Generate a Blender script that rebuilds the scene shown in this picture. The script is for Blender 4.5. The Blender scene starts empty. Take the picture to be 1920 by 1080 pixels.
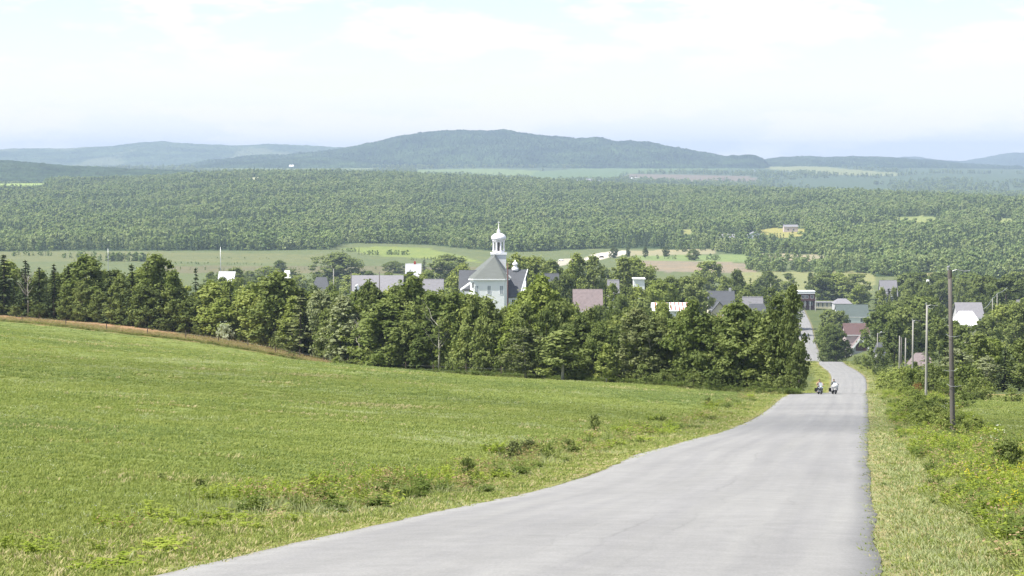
import bpy, bmesh, math, random
import numpy as np
from mathutils import Vector, Matrix

# ------------------------------------------------------------------ camera, sky, sun, exposure
SC = bpy.context.scene
COL = SC.collection
F = 4000.0                                   # focal length in pixels of a 1920 wide picture
cam_d = bpy.data.cameras.new("camera"); cam = bpy.data.objects.new("camera", cam_d); COL.objects.link(cam)
cam_d.sensor_width = 36.0; cam_d.lens = 36.0 * F / 1920.0
cam_d.clip_start = 0.5; cam_d.clip_end = 60000
PITCH = math.atan(240.0 / F)
cam.location = (0, 0, 2.0); cam.rotation_euler = (math.pi / 2 - PITCH, 0, 0)
SC.camera = cam

SUN_EL, SUN_AZ = 57.0, 254.0                 # azimuth clockwise from +Y (the view direction): from the left and high
sa, se = math.radians(SUN_AZ), math.radians(SUN_EL)
SUN_DIR = Vector((math.sin(sa) * math.cos(se), math.cos(sa) * math.cos(se), math.sin(se)))
sun_d = bpy.data.lights.new("sun", 'SUN'); sun_d.energy = 4.2; sun_d.angle = math.radians(0.53); sun_d.color = (1.0, 0.955, 0.88)
sun = bpy.data.objects.new("sun", sun_d); COL.objects.link(sun)
sun.rotation_euler = SUN_DIR.to_track_quat('Z', 'Y').to_euler(); sun.location = (-200, -100, 400)

SC.view_settings.view_transform = 'Standard'; SC.view_settings.look = 'None'
SC.view_settings.gamma = 1.0; SC.view_settings.use_curve_mapping = False
SC.view_settings.exposure = 1.18
SC.render.engine = 'CYCLES'
SC.cycles.use_denoising = True
SC.cycles.max_bounces = 5; SC.cycles.diffuse_bounces = 3; SC.cycles.glossy_bounces = 2
SC.cycles.transparent_max_bounces = 96; SC.cycles.transmission_bounces = 3; SC.cycles.volume_bounces = 0
SC.cycles.caustics_reflective = False; SC.cycles.caustics_refractive = False


class NT:
    """small helper for building node trees"""
    def __init__(s, tree): s.t = tree; s.t.nodes.clear()
    def n(s, typ, inputs=None, **props):
        nd = s.t.nodes.new(typ)
        for k, v in props.items(): setattr(nd, k, v)
        for k, v in (inputs or {}).items():
            sock = nd.inputs[k]
            if isinstance(v, bpy.types.NodeSocket): s.t.links.new(v, sock)
            else: sock.default_value = v
        return nd
    def mathn(s, op, a, b=None, clamp=False):
        nd = s.t.nodes.new('ShaderNodeMath'); nd.operation = op; nd.use_clamp = clamp
        for i, v in enumerate((a, b)):
            if v is None: continue
            if isinstance(v, bpy.types.NodeSocket): s.t.links.new(v, nd.inputs[i])
            else: nd.inputs[i].default_value = v
        return nd.outputs[0]
    def mix(s, fac, a, b, blend='MIX'):
        nd = s.t.nodes.new('ShaderNodeMix'); nd.data_type = 'RGBA'; nd.blend_type = blend
        for sock, v in ((nd.inputs[0], fac), (nd.inputs[6], a), (nd.inputs[7], b)):
            if isinstance(v, bpy.types.NodeSocket): s.t.links.new(v, sock)
            elif isinstance(v, (tuple, list)): sock.default_value = tuple(v) + ((1,) if len(v) == 3 else ())
            else: sock.default_value = v
        return nd.outputs[2]
    def ramp(s, fac, stops, interp='LINEAR'):
        nd = s.t.nodes.new('ShaderNodeValToRGB'); nd.color_ramp.interpolation = interp
        e = nd.color_ramp.elements
        while len(e) < len(stops): e.new(0.5)
        for el, (p, c) in zip(e, stops):
            el.position = p
            el.color = (c, c, c, 1) if isinstance(c, (int, float)) else tuple(c) + (1,)
        s.t.links.new(fac, nd.inputs[0]); return nd.outputs[0]
    def noise(s, vec, scale, detail=4, rough=0.55, dim='3D'):
        nd = s.t.nodes.new('ShaderNodeTexNoise'); nd.noise_dimensions = dim
        nd.inputs['Scale'].default_value = scale; nd.inputs['Detail'].default_value = detail
        nd.inputs['Roughness'].default_value = rough
        if vec is not None: s.t.links.new(vec, nd.inputs['Vector'])
        return nd.outputs[0]


world = bpy.data.worlds.new("World"); SC.world = world; world.use_nodes = True
w = NT(world.node_tree)
sky = w.n('ShaderNodeTexSky', sky_type='NISHITA', sun_disc=False)
sky.sun_elevation = se; sky.sun_rotation = sa
sky.altitude = 300; sky.air_density = 1.0; sky.dust_density = 1.6; sky.ozone_density = 1.0
tc = w.n('ShaderNodeTexCoord').outputs['Generated']
SKY_STR = 0.10
skyc = w.mix(1.0, sky.outputs[0], (SKY_STR, SKY_STR, SKY_STR), 'MULTIPLY')
mp = w.n('ShaderNodeMapping', {'Vector': tc, 'Scale': (1.0, 1.0, 3.6), 'Location': (0.31, 0.0, 0.02)}).outputs[0]
n1 = w.noise(mp, 11.0, 9, 0.60)
n2 = w.noise(mp, 30.0, 6, 0.6)
cl = w.mathn('ADD', w.mathn('MULTIPLY', n1, 0.78), w.mathn('MULTIPLY', n2, 0.22))
cmask = w.ramp(cl, [(0.475, 0.0), (0.560, 1.0)], 'EASE')
# thin veil of bright haze low over the horizon, everywhere round
sepz = w.n('ShaderNodeSeparateXYZ', {'Vector': tc}).outputs[2]
veil = w.mathn('POWER', w.mathn('SUBTRACT', 1.0, w.mathn('ABSOLUTE', sepz), True), 30.0)
CLOUD_COL = (0.50, 0.50, 0.50)
VEIL_COL = (0.720, 0.680, 0.610)
base = w.mix(w.mathn('MULTIPLY', veil, 0.93), skyc, VEIL_COL)
lit = w.mix(cmask, base, CLOUD_COL)
bg = w.n('ShaderNodeBackground', {'Color': lit, 'Strength': 1.0})
w.t.links.new(bg.outputs[0], w.n('ShaderNodeOutputWorld').inputs[0])

# ------------------------------------------------------------------ object helpers
def tag(o, label=None, cat=None, group=None, kind=None):
    if label: o["label"] = label
    if cat: o["category"] = cat
    if group: o["group"] = group
    if kind: o["kind"] = kind
    return o

def empty(name, loc=(0, 0, 0), rz=0.0, scale=(1, 1, 1)):
    o = bpy.data.objects.new(name, None); COL.objects.link(o)
    o.empty_display_size = 0.3
    o.location = loc; o.rotation_euler = (0, 0, rz); o.scale = scale
    return o

def mesh_np(name, v, faces, mat=None, smooth=False):
    """faces: (N,k) integer array, k = 3 or 4"""
    v = np.asarray(v, np.float32); faces = np.asarray(faces, np.int32)
    me = bpy.data.meshes.new(name)
    me.vertices.add(len(v)); me.vertices.foreach_set("co", v.ravel())
    n, k = faces.shape
    me.loops.add(n * k); me.loops.foreach_set("vertex_index", faces.ravel())
    me.polygons.add(n); me.polygons.foreach_set("loop_start", np.arange(0, n * k, k, dtype=np.int32))
    me.polygons.foreach_set("use_smooth", np.full(n, smooth, dtype=bool))
    me.update(calc_edges=True)
    if mat: me.materials.append(mat)
    return me

def ob(name, me, parent=None, loc=None):
    o = bpy.data.objects.new(name, me); COL.objects.link(o)
    if parent: o.parent = parent
    if loc: o.location = loc
    return o

class MB:
    """collects shapes into one mesh"""
    def __init__(s): s.v = []; s.f = []
    def add(s, vs, fs):
        b = len(s.v); s.v += [tuple(p) for p in vs]; s.f += [tuple(i + b for i in f) for f in fs]; return s
    def box(s, x0, x1, y0, y1, z0, z1):
        return s.add([(x0, y0, z0), (x1, y0, z0), (x1, y1, z0), (x0, y1, z0), (x0, y0, z1), (x1, y0, z1), (x1, y1, z1), (x0, y1, z1)],
                     [(0, 3, 2, 1), (4, 5, 6, 7), (0, 1, 5, 4), (1, 2, 6, 5), (2, 3, 7, 6), (3, 0, 4, 7)])
    def tube(s, pts, radii, n=8, cap=True):
        pts = [Vector(p) for p in pts]; rings = []
        for i, p in enumerate(pts):
            d = (pts[min(i + 1, len(pts) - 1)] - pts[max(i - 1, 0)]).normalized()
            a = d.orthogonal().normalized() if abs(d.z) < 0.95 else Vector((1, 0, 0))
            a = (a - d * a.dot(d)).normalized(); b = d.cross(a)
            rings.append([p + (a * math.cos(2 * math.pi * k / n) + b * math.sin(2 * math.pi * k / n)) * radii[i] for k in range(n)])
        vs = [q for r in rings for q in r]; fs = []
        for i in range(len(pts) - 1):
            for k in range(n):
                fs.append((i * n + k, i * n + (k + 1) % n, (i + 1) * n + (k + 1) % n, (i + 1) * n + k))
        if cap:
            fs.append(tuple(range(n - 1, -1, -1))); fs.append(tuple((len(pts) - 1) * n + k for k in range(n)))
        return s.add(vs, fs)
    def lathe(s, prof, c=(0, 0, 0), n=12, phase=0.0):
        vs = []; fs = []
        for r, z in prof:
            for k in range(n):
                t = 2 * math.pi * k / n + phase
                vs.append((c[0] + r * math.cos(t), c[1] + r * math.sin(t), c[2] + z))
        m = len(prof)
        for i in range(m - 1):
            for k in range(n):
                fs.append((i * n + k, i * n + (k + 1) % n, (i + 1) * n + (k + 1) % n, (i + 1) * n + k))
        fs.append(tuple(range(n - 1, -1, -1))); fs.append(tuple((m - 1) * n + k for k in range(n)))
        return s.add(vs, fs)
    def torus(s, c, R, r, axis='x', n=20, m=8):
        vs = []; fs = []
        for i in range(n):
            a = 2 * math.pi * i / n
            for j in range(m):
                b = 2 * math.pi * j / m
                q = (R + r * math.cos(b)); y, z, x = q * math.cos(a), q * math.sin(a), r * math.sin(b)
                vs.append((c[0] + x, c[1] + y, c[2] + z))
        for i in range(n):
            for j in range(m):
                fs.append((i * m + j, i * m + (j + 1) % m, ((i + 1) % n) * m + (j + 1) % m, ((i + 1) % n) * m + j))
        return s.add(vs, fs)
    def slab(s, quad, t):
        """a plate of thickness t under the quad / triangle (roof plane)"""
        q = [Vector(p) for p in quad]; nrm = (q[1] - q[0]).cross(q[2] - q[0]).normalized()
        if nrm.z < 0: nrm = -nrm; q = q[::-1]
        n = len(q); lo = [p - nrm * t for p in q]
        fs = [tuple(range(n)), tuple(range(2 * n - 1, n - 1, -1))] + [(i, i + n, (i + 1) % n + n, (i + 1) % n) for i in range(n)]
        return s.add(q + lo, fs)
    def mesh(s, name, mat=None, smooth=False):
        me = bpy.data.meshes.new(name); me.from_pydata(s.v, [], s.f); me.update()
        bm = bmesh.new(); bm.from_mesh(me); bmesh.ops.recalc_face_normals(bm, faces=bm.faces); bm.to_mesh(me); bm.free()
        if smooth: me.polygons.foreach_set("use_smooth", np.ones(len(me.polygons), bool))
        if mat: me.materials.append(mat)
        return me
    def build(s, name, mat, parent=None, smooth=False):
        return ob(name, s.mesh(name, mat, smooth), parent)

# ------------------------------------------------------------------ materials
def new_mat(name):
    m = bpy.data.materials.new(name); m.use_nodes = True
    return m, NT(m.node_tree)

def out(nt, shader):
    nt.t.links.new(shader, nt.n('ShaderNodeOutputMaterial').inputs[0])

def simple_mat(name, col, rough=0.8, var=0.15, scale=1.2, metal=0.0, spec=0.3, streak=(1, 1, 1)):
    m, t = new_mat(name)
    oc = t.n('ShaderNodeTexCoord').outputs['Object']
    oc = t.n('ShaderNodeMapping', {'Vector': oc, 'Scale': streak}).outputs[0]
    nz = t.noise(oc, scale, 5, 0.6)
    f = t.ramp(nz, [(0.25, 1.0 - var), (0.75, 1.0 + var)])
    c = t.mix(1.0, col, f, 'MULTIPLY')
    p = t.n('ShaderNodeBsdfPrincipled', {'Base Color': c, 'Roughness': rough, 'Metallic': metal, 'Specular IOR Level': spec})
    out(t, p.outputs[0]); return m

def leaf_mat(name, c_lo, c_hi, transl=0.34, tint=None):
    """diffuse + translucent leaves; every tree a little different, every clump too"""
    m, t = new_mat(name)
    rnd = t.n('ShaderNodeObjectInfo').outputs['Random']
    at = t.n('ShaderNodeAttribute', attribute_name='tint').outputs['Fac']
    f = t.mathn('ADD', t.mathn('MULTIPLY', rnd, 0.55), t.mathn('MULTIPLY', at, 0.45))
    c = t.mix(f, c_lo, c_hi)
    if tint: c = t.mix(t.ramp(rnd, [(0.80, 0.0), (0.97, 0.75)]), c, tint)
    d = t.n('ShaderNodeBsdfDiffuse', {'Color': c})
    ct = t.mix(1.0, c, (1.18, 1.2, 0.7), 'MULTIPLY')
    tr = t.n('ShaderNodeBsdfTranslucent', {'Color': ct})
    mx = t.n('ShaderNodeMixShader', {0: transl, 1: d.outputs[0], 2: tr.outputs[0]})
    out(t, mx.outputs[0]); return m

EXAMPLE = None
M_LEAF = {
    'mid':    leaf_mat("leaf_mid_green", (0.109, 0.148, 0.041), (0.232, 0.267, 0.097)),
    'dark':   leaf_mat("leaf_dark_green", (0.077, 0.107, 0.033), (0.163, 0.196, 0.069)),
    'light':  leaf_mat("leaf_yellow_green", (0.172, 0.223, 0.052), (0.297, 0.331, 0.109)),
    'silver': leaf_mat("leaf_silver_green", (0.187, 0.217, 0.109), (0.307, 0.331, 0.193)),
    'spruce': leaf_mat("needles_dark", (0.036, 0.053, 0.022), (0.084, 0.107, 0.047), 0.14),
    'pine':   leaf_mat("needles_olive", (0.103, 0.127, 0.048), (0.198, 0.215, 0.099), 0.26),
    'white':  leaf_mat("blossom_pale", (0.42, 0.47, 0.33), (0.60, 0.64, 0.48), 0.2),
    'red':    leaf_mat("leaf_rust", (0.20, 0.13, 0.05), (0.36, 0.19, 0.09)),
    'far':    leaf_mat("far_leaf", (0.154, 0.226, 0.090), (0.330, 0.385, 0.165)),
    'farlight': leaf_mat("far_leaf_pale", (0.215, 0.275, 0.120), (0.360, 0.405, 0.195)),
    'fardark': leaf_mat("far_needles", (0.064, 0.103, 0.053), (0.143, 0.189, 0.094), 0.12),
}
M_BARK = simple_mat("bark_grey_brown", (0.10, 0.085, 0.07), 0.95, 0.35, 6, streak=(1, 1, .2))
M_BARKPALE = simple_mat("bark_pale", (0.34, 0.32, 0.28), 0.9, 0.3, 5, streak=(1, 1, .4))
M_POLE = simple_mat("weathered_pole_wood", (0.105, 0.095, 0.088), 0.9, 0.30, 5, streak=(3, 3, .15))
M_POLE2 = simple_mat("pale_pole_wood", (0.27, 0.26, 0.24), 0.9, 0.25, 5, streak=(3, 3, .15))
M_METAL = simple_mat("galvanised_steel", (0.45, 0.46, 0.47), 0.45, 0.1, 4, metal=0.6)
M_WHITE = simple_mat("white_clapboard", (0.78, 0.79, 0.79), 0.7, 0.06, 0.8, streak=(.3, .3, 6))
M_CREAM = simple_mat("cream_siding", (0.68, 0.62, 0.48), 0.75, 0.08, 0.8, streak=(.3, .3, 6))
M_PINKW = simple_mat("pale_pink_siding", (0.50, 0.42, 0.41), 0.75, 0.08, 0.8, streak=(.3, .3, 6))
M_GREYW = simple_mat("grey_siding", (0.42, 0.42, 0.43), 0.75, 0.08, 0.8, streak=(.3, .3, 6))
M_BROWN = simple_mat("brown_brick_face", (0.085, 0.042, 0.038), 0.85, 0.2, 3)
M_ROOFG = simple_mat("grey_shingle", (0.085, 0.09, 0.10), 0.9, 0.15, 1.5, streak=(.4, .4, 3))
M_ROOFC = simple_mat("church_roof_shingle", (0.115, 0.125, 0.115), 0.8, 0.12, 1.0, streak=(.4, .4, 3))
M_ROOFL = simple_mat("light_grey_roof", (0.20, 0.195, 0.21), 0.8, 0.12, 1.5)
M_ROOFPALE = simple_mat("pale_metal_roof", (0.47, 0.47, 0.50), 0.6, 0.06, 1.5)
M_ROOFW = simple_mat("white_metal_roof", (0.80, 0.80, 0.79), 0.45, 0.05, 1.5)
M_ROOFGR = simple_mat("green_shingle", (0.088, 0.110, 0.102), 0.85, 0.15, 1.5, streak=(.4, .4, 3))
M_ROOFR = simple_mat("dark_red_shingle", (0.112, 0.070, 0.067), 0.85, 0.2, 1.5)
M_ROOFP = simple_mat("faded_pink_shingle", (0.185, 0.150, 0.150), 0.85, 0.2, 1.2)
M_TRIM = simple_mat("white_trim_paint", (0.82, 0.82, 0.83), 0.55, 0.03, 2)
M_TIN = simple_mat("white_tin_dome", (0.82, 0.80, 0.83), 0.40, 0.06, 2)
M_GLASS = simple_mat("window_glass_dark", (0.035, 0.045, 0.055), 0.12, 0.1, 1, spec=0.6)
M_PALEGLASS = simple_mat("window_glass_pale", (0.30, 0.33, 0.36), 0.2, 0.1, 1, spec=0.5)  # pale grey base stands in for sky reflected in the church panes
M_RED = simple_mat("red_paint", (0.42, 0.06, 0.045), 0.6, 0.1, 2)
M_ORANGE = simple_mat("orange_brown_wood", (0.40, 0.16, 0.06), 0.7, 0.15, 2)
M_BLACK = simple_mat("black_rubber", (0.02, 0.02, 0.022), 0.7, 0.1, 4)
M_POST = simple_mat("fence_post_wood", (0.11, 0.085, 0.065), 0.95, 0.3, 8)
# ------------------------------------------------------------------ the lie of the land
def pchip(xk, yk, x):
    xk = np.asarray(xk, float); yk = np.asarray(yk, float); x = np.clip(np.asarray(x, float), xk[0], xk[-1])
    h = np.diff(xk); dl = np.diff(yk) / h; m = np.zeros_like(yk)
    m[0] = dl[0]; m[-1] = dl[-1]
    for i in range(1, len(xk) - 1):
        if dl[i - 1] * dl[i] > 0:
            w1 = 2 * h[i] + h[i - 1]; w2 = h[i] + 2 * h[i - 1]
            m[i] = (w1 + w2) / (w1 / dl[i - 1] + w2 / dl[i])
    i = np.clip(np.searchsorted(xk, x, 'right') - 1, 0, len(xk) - 2)
    t = (x - xk[i]) / h[i]
    return ((2 * t**3 - 3 * t**2 + 1) * yk[i] + (t**3 - 2 * t**2 + t) * h[i] * m[i]
            + (-2 * t**3 + 3 * t**2) * yk[i + 1] + (t**3 - t**2) * h[i] * m[i + 1])

# drop of the road below the eye, and the line of its right edge, by distance
RD = [(-60, -5.5), (0, 2.0), (25.7, 5.0), (38.4, 6.5), (53.3, 8.35), (69, 9.95), (95, 12.7), (124.5, 15.9), (163, 19.6), (227, 25.1), (300, 33.0),
      (400, 43.9), (480, 51.9), (515, 53.2), (567, 56.7), (640, 61.6), (700, 66.4), (760, 72.8), (840, 80), (900, 83.5), (1000, 85.6),
      (1100, 86.3), (1200, 86.5), (1400, 87), (1700, 87.5), (2100, 86), (30000, 86)]
RX = [(-60, -10), (0, 0.15), (25.7, 4.46), (53.3, 9.05), (95, 15.95), (163, 27.4), (227, 37.9), (300, 50.2), (400, 66.9), (480, 80.2), (515, 85.8),
      (567, 92.8), (640, 100.6), (700, 108.6), (760, 115), (840, 123), (900, 131), (1000, 142.5), (1100, 155), (1250, 171), (1500, 200), (30000, 4800)]
WD = [(-60, 8.5), (480, 8.5), (600, 8.0), (800, 7.2), (1300, 7.0), (30000, 7.0)]
_kd = lambda K: ([k[0] for k in K], [k[1] for k in K])
def road_h(d): return pchip(*_kd(RD), d)
def road_xr(d): return pchip(*_kd(RX), d)
def road_w(d): return np.interp(d, *_kd(WD))

# profiles along sight columns (image column -> distance, drop); they begin at the far edge of the field
CN = {
 -400: [(424, 28.2), (442, 28.5), (500, 34), (600, 44), (800, 56), (1000, 66), (1300, 78), (1700, 85), (2000, 85), (4600, 54), (5300, 68), (6500, 62), (8000, 48), (10000, 40), (30000, 40)],
 0:    [(387, 29.0), (406, 29.25), (450, 33), (600, 44), (800, 56), (1000, 66), (1300, 78), (1700, 85), (2000, 85), (4500, 50), (5200, 66), (6500, 62), (8000, 46), (10000, 36), (30000, 40)],
 250:  [(352, 29.0), (374, 29.25), (450, 37), (600, 46), (800, 57), (1000, 67), (1300, 78), (1700, 85), (2000, 85), (4500, 46), (5200, 64), (6500, 58), (8000, 42), (10000, 30), (30000, 40)],
 480:  [(338, 30.4), (350, 30.7), (450, 40), (600, 48), (800, 58), (1000, 68), (1300, 79), (1700, 86), (2000, 85), (4500, 32), (5200, 56), (6500, 52), (8000, 38), (10000, 24), (30000, 40)],
 640:  [(322, 31.2), (450, 40.5), (600, 48), (800, 57), (1000, 67), (1300, 79), (1700, 86), (2000, 84), (4500, 34), (5200, 56), (6500, 52), (8000, 36), (10000, 22), (30000, 40)],
 900:  [(291, 29.6), (350, 35), (450, 41), (600, 47.5), (700, 51.5), (800, 56), (1000, 66), (1300, 79), (1700, 86), (2030, 86), (4500, 44), (5200, 60), (6500, 54), (8000, 40), (10000, 22), (30000, 40)],
 1200: [(262, 27.6), (350, 36), (450, 43), (600, 50), (800, 58), (1000, 68), (1300, 80), (1700, 86), (1950, 86), (4300, 61), (5000, 70), (6500, 68), (8000, 46), (10000, 26), (30000, 40)],
 1350: [(248, 27.0), (350, 37), (450, 45.5), (600, 52), (800, 59.5), (1000, 71), (1300, 82), (1650, 87), (1850, 87), (4000, 62), (4800, 76), (6500, 76), (8000, 50), (10000, 27), (30000, 40)],
 1450: [(238, 26.2), (350, 38), (450, 48), (600, 55), (800, 68), (1000, 79), (1300, 85), (1650, 87.5), (1800, 87.5), (3900, 63), (4700, 84), (6500, 82), (8000, 54), (10000, 28), (30000, 40)],
 1560: [(232, 25.6), (300, 33.0), (400, 43.9), (480, 51.9), (567, 56.7), (640, 61.6), (700, 66.4), (760, 72.8), (840, 80), (900, 83.5), (1000, 85.6), (1200, 86.5), (1650, 88), (3800, 63), (4600, 88), (6500, 84), (8000, 56), (10000, 30), (30000, 40)],
 1650: [(240, 26.4), (300, 32.5), (400, 43), (480, 51), (600, 58), (800, 74), (1000, 82), (1300, 86), (1650, 88), (3600, 64), (4500, 90), (6500, 88), (8000, 60), (10000, 34), (30000, 40)],
 1800: [(260, 28.5), (400, 42), (600, 54), (800, 66), (1000, 76), (1300, 84), (1650, 88), (3350, 66), (4300, 92), (6500, 92), (8000, 64), (10000, 40), (30000, 40)],
 1920: [(260, 28.6), (400, 41), (600, 53), (800, 64), (1000, 74), (1300, 84), (1650, 88), (3100, 67), (4100, 94), (6500, 94), (8000, 70), (10000, 46), (30000, 40)],
 2400: [(260, 28.6), (400, 40), (600, 52), (800, 63), (1000, 73), (1300, 84), (1650, 88), (2900, 68), (4000, 94), (6500, 94), (8000, 74), (10000, 56), (30000, 40)],
}
_ck = sorted(CN)
_ld = np.linspace(math.log(120), math.log(30000), 700)
_tab = []
def _near0(k, d):
    v = abs(road_xr(d) - (4.25 if True else 0) - (k - 960.0) / F * d) - 4.25
    v = max(float(v), 0.0)
    return float(road_h(d)) - ((0.05 * v + 0.0003 * v * v) if k < 1560 else 0.0)
for k in _ck:
    K = CN[k]; d0, h0 = K[0]
    K2 = [(q, _near0(k, q)) for q in (110.0, min(235.0, 0.74 * d0))] + K
    _tab.append(pchip(*_kd(K2), np.exp(_ld)))
_tab = np.array(_tab)
_pa = np.linspace(_ck[0], _ck[-1], 281)
_t2 = np.stack([pchip(_ck, _tab[:, j], _pa) for j in range(len(_ld))], 1)     # (column, distance)
_dl = _ld[1] - _ld[0]

def _columns(px, d):
    fi = np.clip((px - _pa[0]) / (_pa[1] - _pa[0]), 0, len(_pa) - 1.001)
    fj = np.clip((np.log(np.maximum(d, 121)) - _ld[0]) / _dl, 0, len(_ld) - 1.001)
    i = fi.astype(int); j = fj.astype(int); u = fi - i; v = fj - j
    return (_t2[i, j] * (1 - u) * (1 - v) + _t2[i + 1, j] * u * (1 - v) + _t2[i, j + 1] * (1 - u) * v + _t2[i + 1, j + 1] * u * v)

def sst(a, b, x):
    t = np.clip((x - a) / (b - a), 0, 1); return t * t * (3 - 2 * t)

_rng = np.random.default_rng(5)
_wv = [(_rng.uniform(0, 6.28), _rng.uniform(0, 6.28), _rng.uniform(0.6, 1.6)) for _ in range(10)]
def waves(x, y, L):
    """smooth rolling unevenness of wavelength L, about -1..1"""
    s = 0
    for a, p, q in _wv:
        s = s + np.sin((x * math.cos(a) + y * math.sin(a)) * 6.283 * q / L + p)
    return s / 4.0

def drop(X, d):
    """how far the ground lies below the eye at (X, distance d)"""
    X = np.asarray(X, float); d = np.asarray(d, float)
    X, d = np.broadcast_arrays(X, d)
    xr = road_xr(d); wd = road_w(d); hr = road_h(d)
    vr = X - xr; vl = xr - wd - X
    vl0 = np.maximum(vl, 0); vr0 = np.maximum(vr, 0)
    g = 0.05 * vl0 + 0.0003 * np.minimum(vl0, 160)**2
    near = hr - g * sst(0.5, 12, vl0 + 0) \
        + 0.40 * sst(2.6, 5.0, vr0) - 0.30 * sst(6, 9.5, vr0) + 0.01 * np.minimum(vr0, 60) * sst(9, 30, vr0)
    near = near + 0.06 * waves(X, d, 9) * sst(2, 8, np.maximum(vl0, vr0)) + 0.22 * waves(X + 40, d, 55) * sst(4, 30, np.maximum(vl0, vr0))
    px = 960 + F * X / np.maximum(d, 20)
    far = _columns(px, d) + 0.25 * waves(X, d, 60) * sst(200, 300, d)
    h = near + (far - near) * sst(130, 235, d)
    # keep the road bed: level with the road near it
    lat = np.maximum(vl0, vr0); inside = lat <= 0
    k = 1 - sst(1.5, 7.0 + 0.012 * np.maximum(d - 200, 0), lat)
    k = k * sst(100, 150, d) * (1 - sst(1300, 1400, d))
    h = h + (hr - h) * k
    return h

def gz(X, d): return 2.0 - drop(X, d)
def px_x(px, d): return (px - 960.0) / F * d
def ground_at(px, py, d0=15.0, d1=30000.0):
    """where the sight line of picture point (px, py) first meets the ground between d0 and d1"""
    dd = np.exp(np.linspace(math.log(d0), math.log(d1), 3000))
    f = drop(px_x(px, dd), dd) - (py - 300.0) / F * dd
    i = np.nonzero(f <= 0)[0]
    d = dd[i[0]] if len(i) else d1
    return px_x(px, d), d
def stand(px, top_y, H, d0=240.0, d1=2400.0, near=False):
    """distance at which something H tall standing on the ground reaches up to picture row top_y"""
    dd = np.exp(np.linspace(math.log(d0), math.log(d1), 1500))
    f = drop(px_x(px, dd), dd) - (top_y - 300.0) / F * dd - H
    i = np.nonzero(f >= 0)[0]
    if len(i) == 0: return dd[np.argmax(f)]
    return dd[i[0]] if near else dd[i[-1]]

# ------------------------------------------------------------------ ground sheet
def in_poly(px, py, poly):
    r = np.zeros(px.shape, bool); n = len(poly); j = n - 1
    for i in range(n):
        xi, yi = poly[i]; xj, yj = poly[j]
        c = ((yi > py) != (yj > py)) & (px < (xj - xi) * (py - yi) / (yj - yi + 1e-9) + xi)
        r ^= c; j = i
    return r

EDGE_G = [(-400, 418), (0, 381), (120, 366), (250, 350), (346, 345), (408, 341), (480, 336), (560, 330), (640, 318), (900, 288), (1200, 259), (1480, 232), (1560, 228)]   # far edge of the mown grass
EDGE_T = [(-400, 440), (0, 405), (250, 373), (480, 349), (600, 331), (640, 322), (900, 291), (1200, 262), (1480, 236), (1560, 232)]   # front of the tree belt
def edge_g(px): return np.interp(px, *_kd(EDGE_G))
def edge_t(px): return np.interp(px, *_kd(EDGE_T))

C_FIELD = np.array((0.140, 0.176, 0.048)); C_DRY = np.array((0.30, 0.185, 0.105)); C_VERGE = np.array((0.170, 0.185, 0.050))
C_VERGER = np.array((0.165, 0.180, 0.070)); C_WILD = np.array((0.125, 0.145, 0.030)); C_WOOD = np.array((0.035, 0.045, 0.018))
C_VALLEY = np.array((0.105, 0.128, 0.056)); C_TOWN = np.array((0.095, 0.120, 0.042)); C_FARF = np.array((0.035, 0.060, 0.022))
C_PLAIN = np.array((0.062, 0.092, 0.045)); C_SHOULDER = np.array((0.235, 0.190, 0.120))
FIELDS = [   # (polygon in the picture, distance range, colour) of the fields in the valley and on the slope
 ([(640, 466), (720, 461), (800, 465), (870, 480), (900, 492), (820, 486), (700, 479)], (1500, 2500), (0.155, 0.195, 0.055)),
 ([(-400, 472), (300, 472), (620, 478), (620, 492), (300, 490), (-400, 490)], (1400, 2100), (0.125, 0.138, 0.062)),
 ([(270, 498), (900, 500), (900, 512), (270, 512)], (1200, 2100), (0.125, 0.122, 0.066)),
 ([(1090, 487), (1120, 474), (1175, 469), (1175, 476), (1130, 486), (1100, 489)], (1400, 2600), (0.46, 0.43, 0.37)),
 ([(1030, 496), (1060, 484), (1085, 486), (1050, 500)], (1400, 2600), (0.36, 0.33, 0.27)),
 ([(1170, 489), (1230, 487), (1330, 489), (1415, 495), (1420, 512), (1250, 510), (1180, 500)], (1300, 2300), (0.200, 0.170, 0.120)),
 ([(1180, 470), (1345, 466), (1345, 476), (1180, 480)], (1500, 2400), (0.24, 0.225, 0.135)),
 ([(1190, 479), (1400, 477), (1410, 490), (1200, 488)], (1400, 2400), (0.15, 0.20, 0.075)),
 ([(1420, 474), (1548, 478), (1548, 491), (1420, 488)], (1500, 2400), (0.25, 0.225, 0.145)),
 ([(1380, 510), (1600, 508), (1640, 514), (1640, 545), (1400, 550)], (1200, 1900), (0.185, 0.195, 0.085)),
 ([(1720, 512), (1760, 510), (1760, 522), (1720, 522)], (1300, 1900), (0.22, 0.21, 0.10)),
 ([(1275, 430), (1300, 430), (1300, 440), (1275, 440)], (1800, 3200), (0.22, 0.23, 0.09)),
 ([(1420, 432), (1450, 427), (1515, 429), (1512, 441), (1470, 447), (1432, 440)], (1800, 3200), (0.24, 0.23, 0.075)),
 ([(-100, 336), (30, 337), (95, 340), (80, 347), (40, 349), (0, 347), (-100, 346)], (2900, 4900), (0.22, 0.29, 0.085)),
 ([(445, 333), (488, 332), (488, 337), (445, 337)], (3000, 5000), (0.33, 0.33, 0.20)),
 ([(1660, 408), (1730, 404), (1780, 412), (1720, 420)], (1900, 3200), (0.19, 0.22, 0.08)),
 ([(1860, 410), (1900, 408), (1900, 416), (1860, 418)], (1900, 3200), (0.19, 0.22, 0.08)),
]
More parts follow.
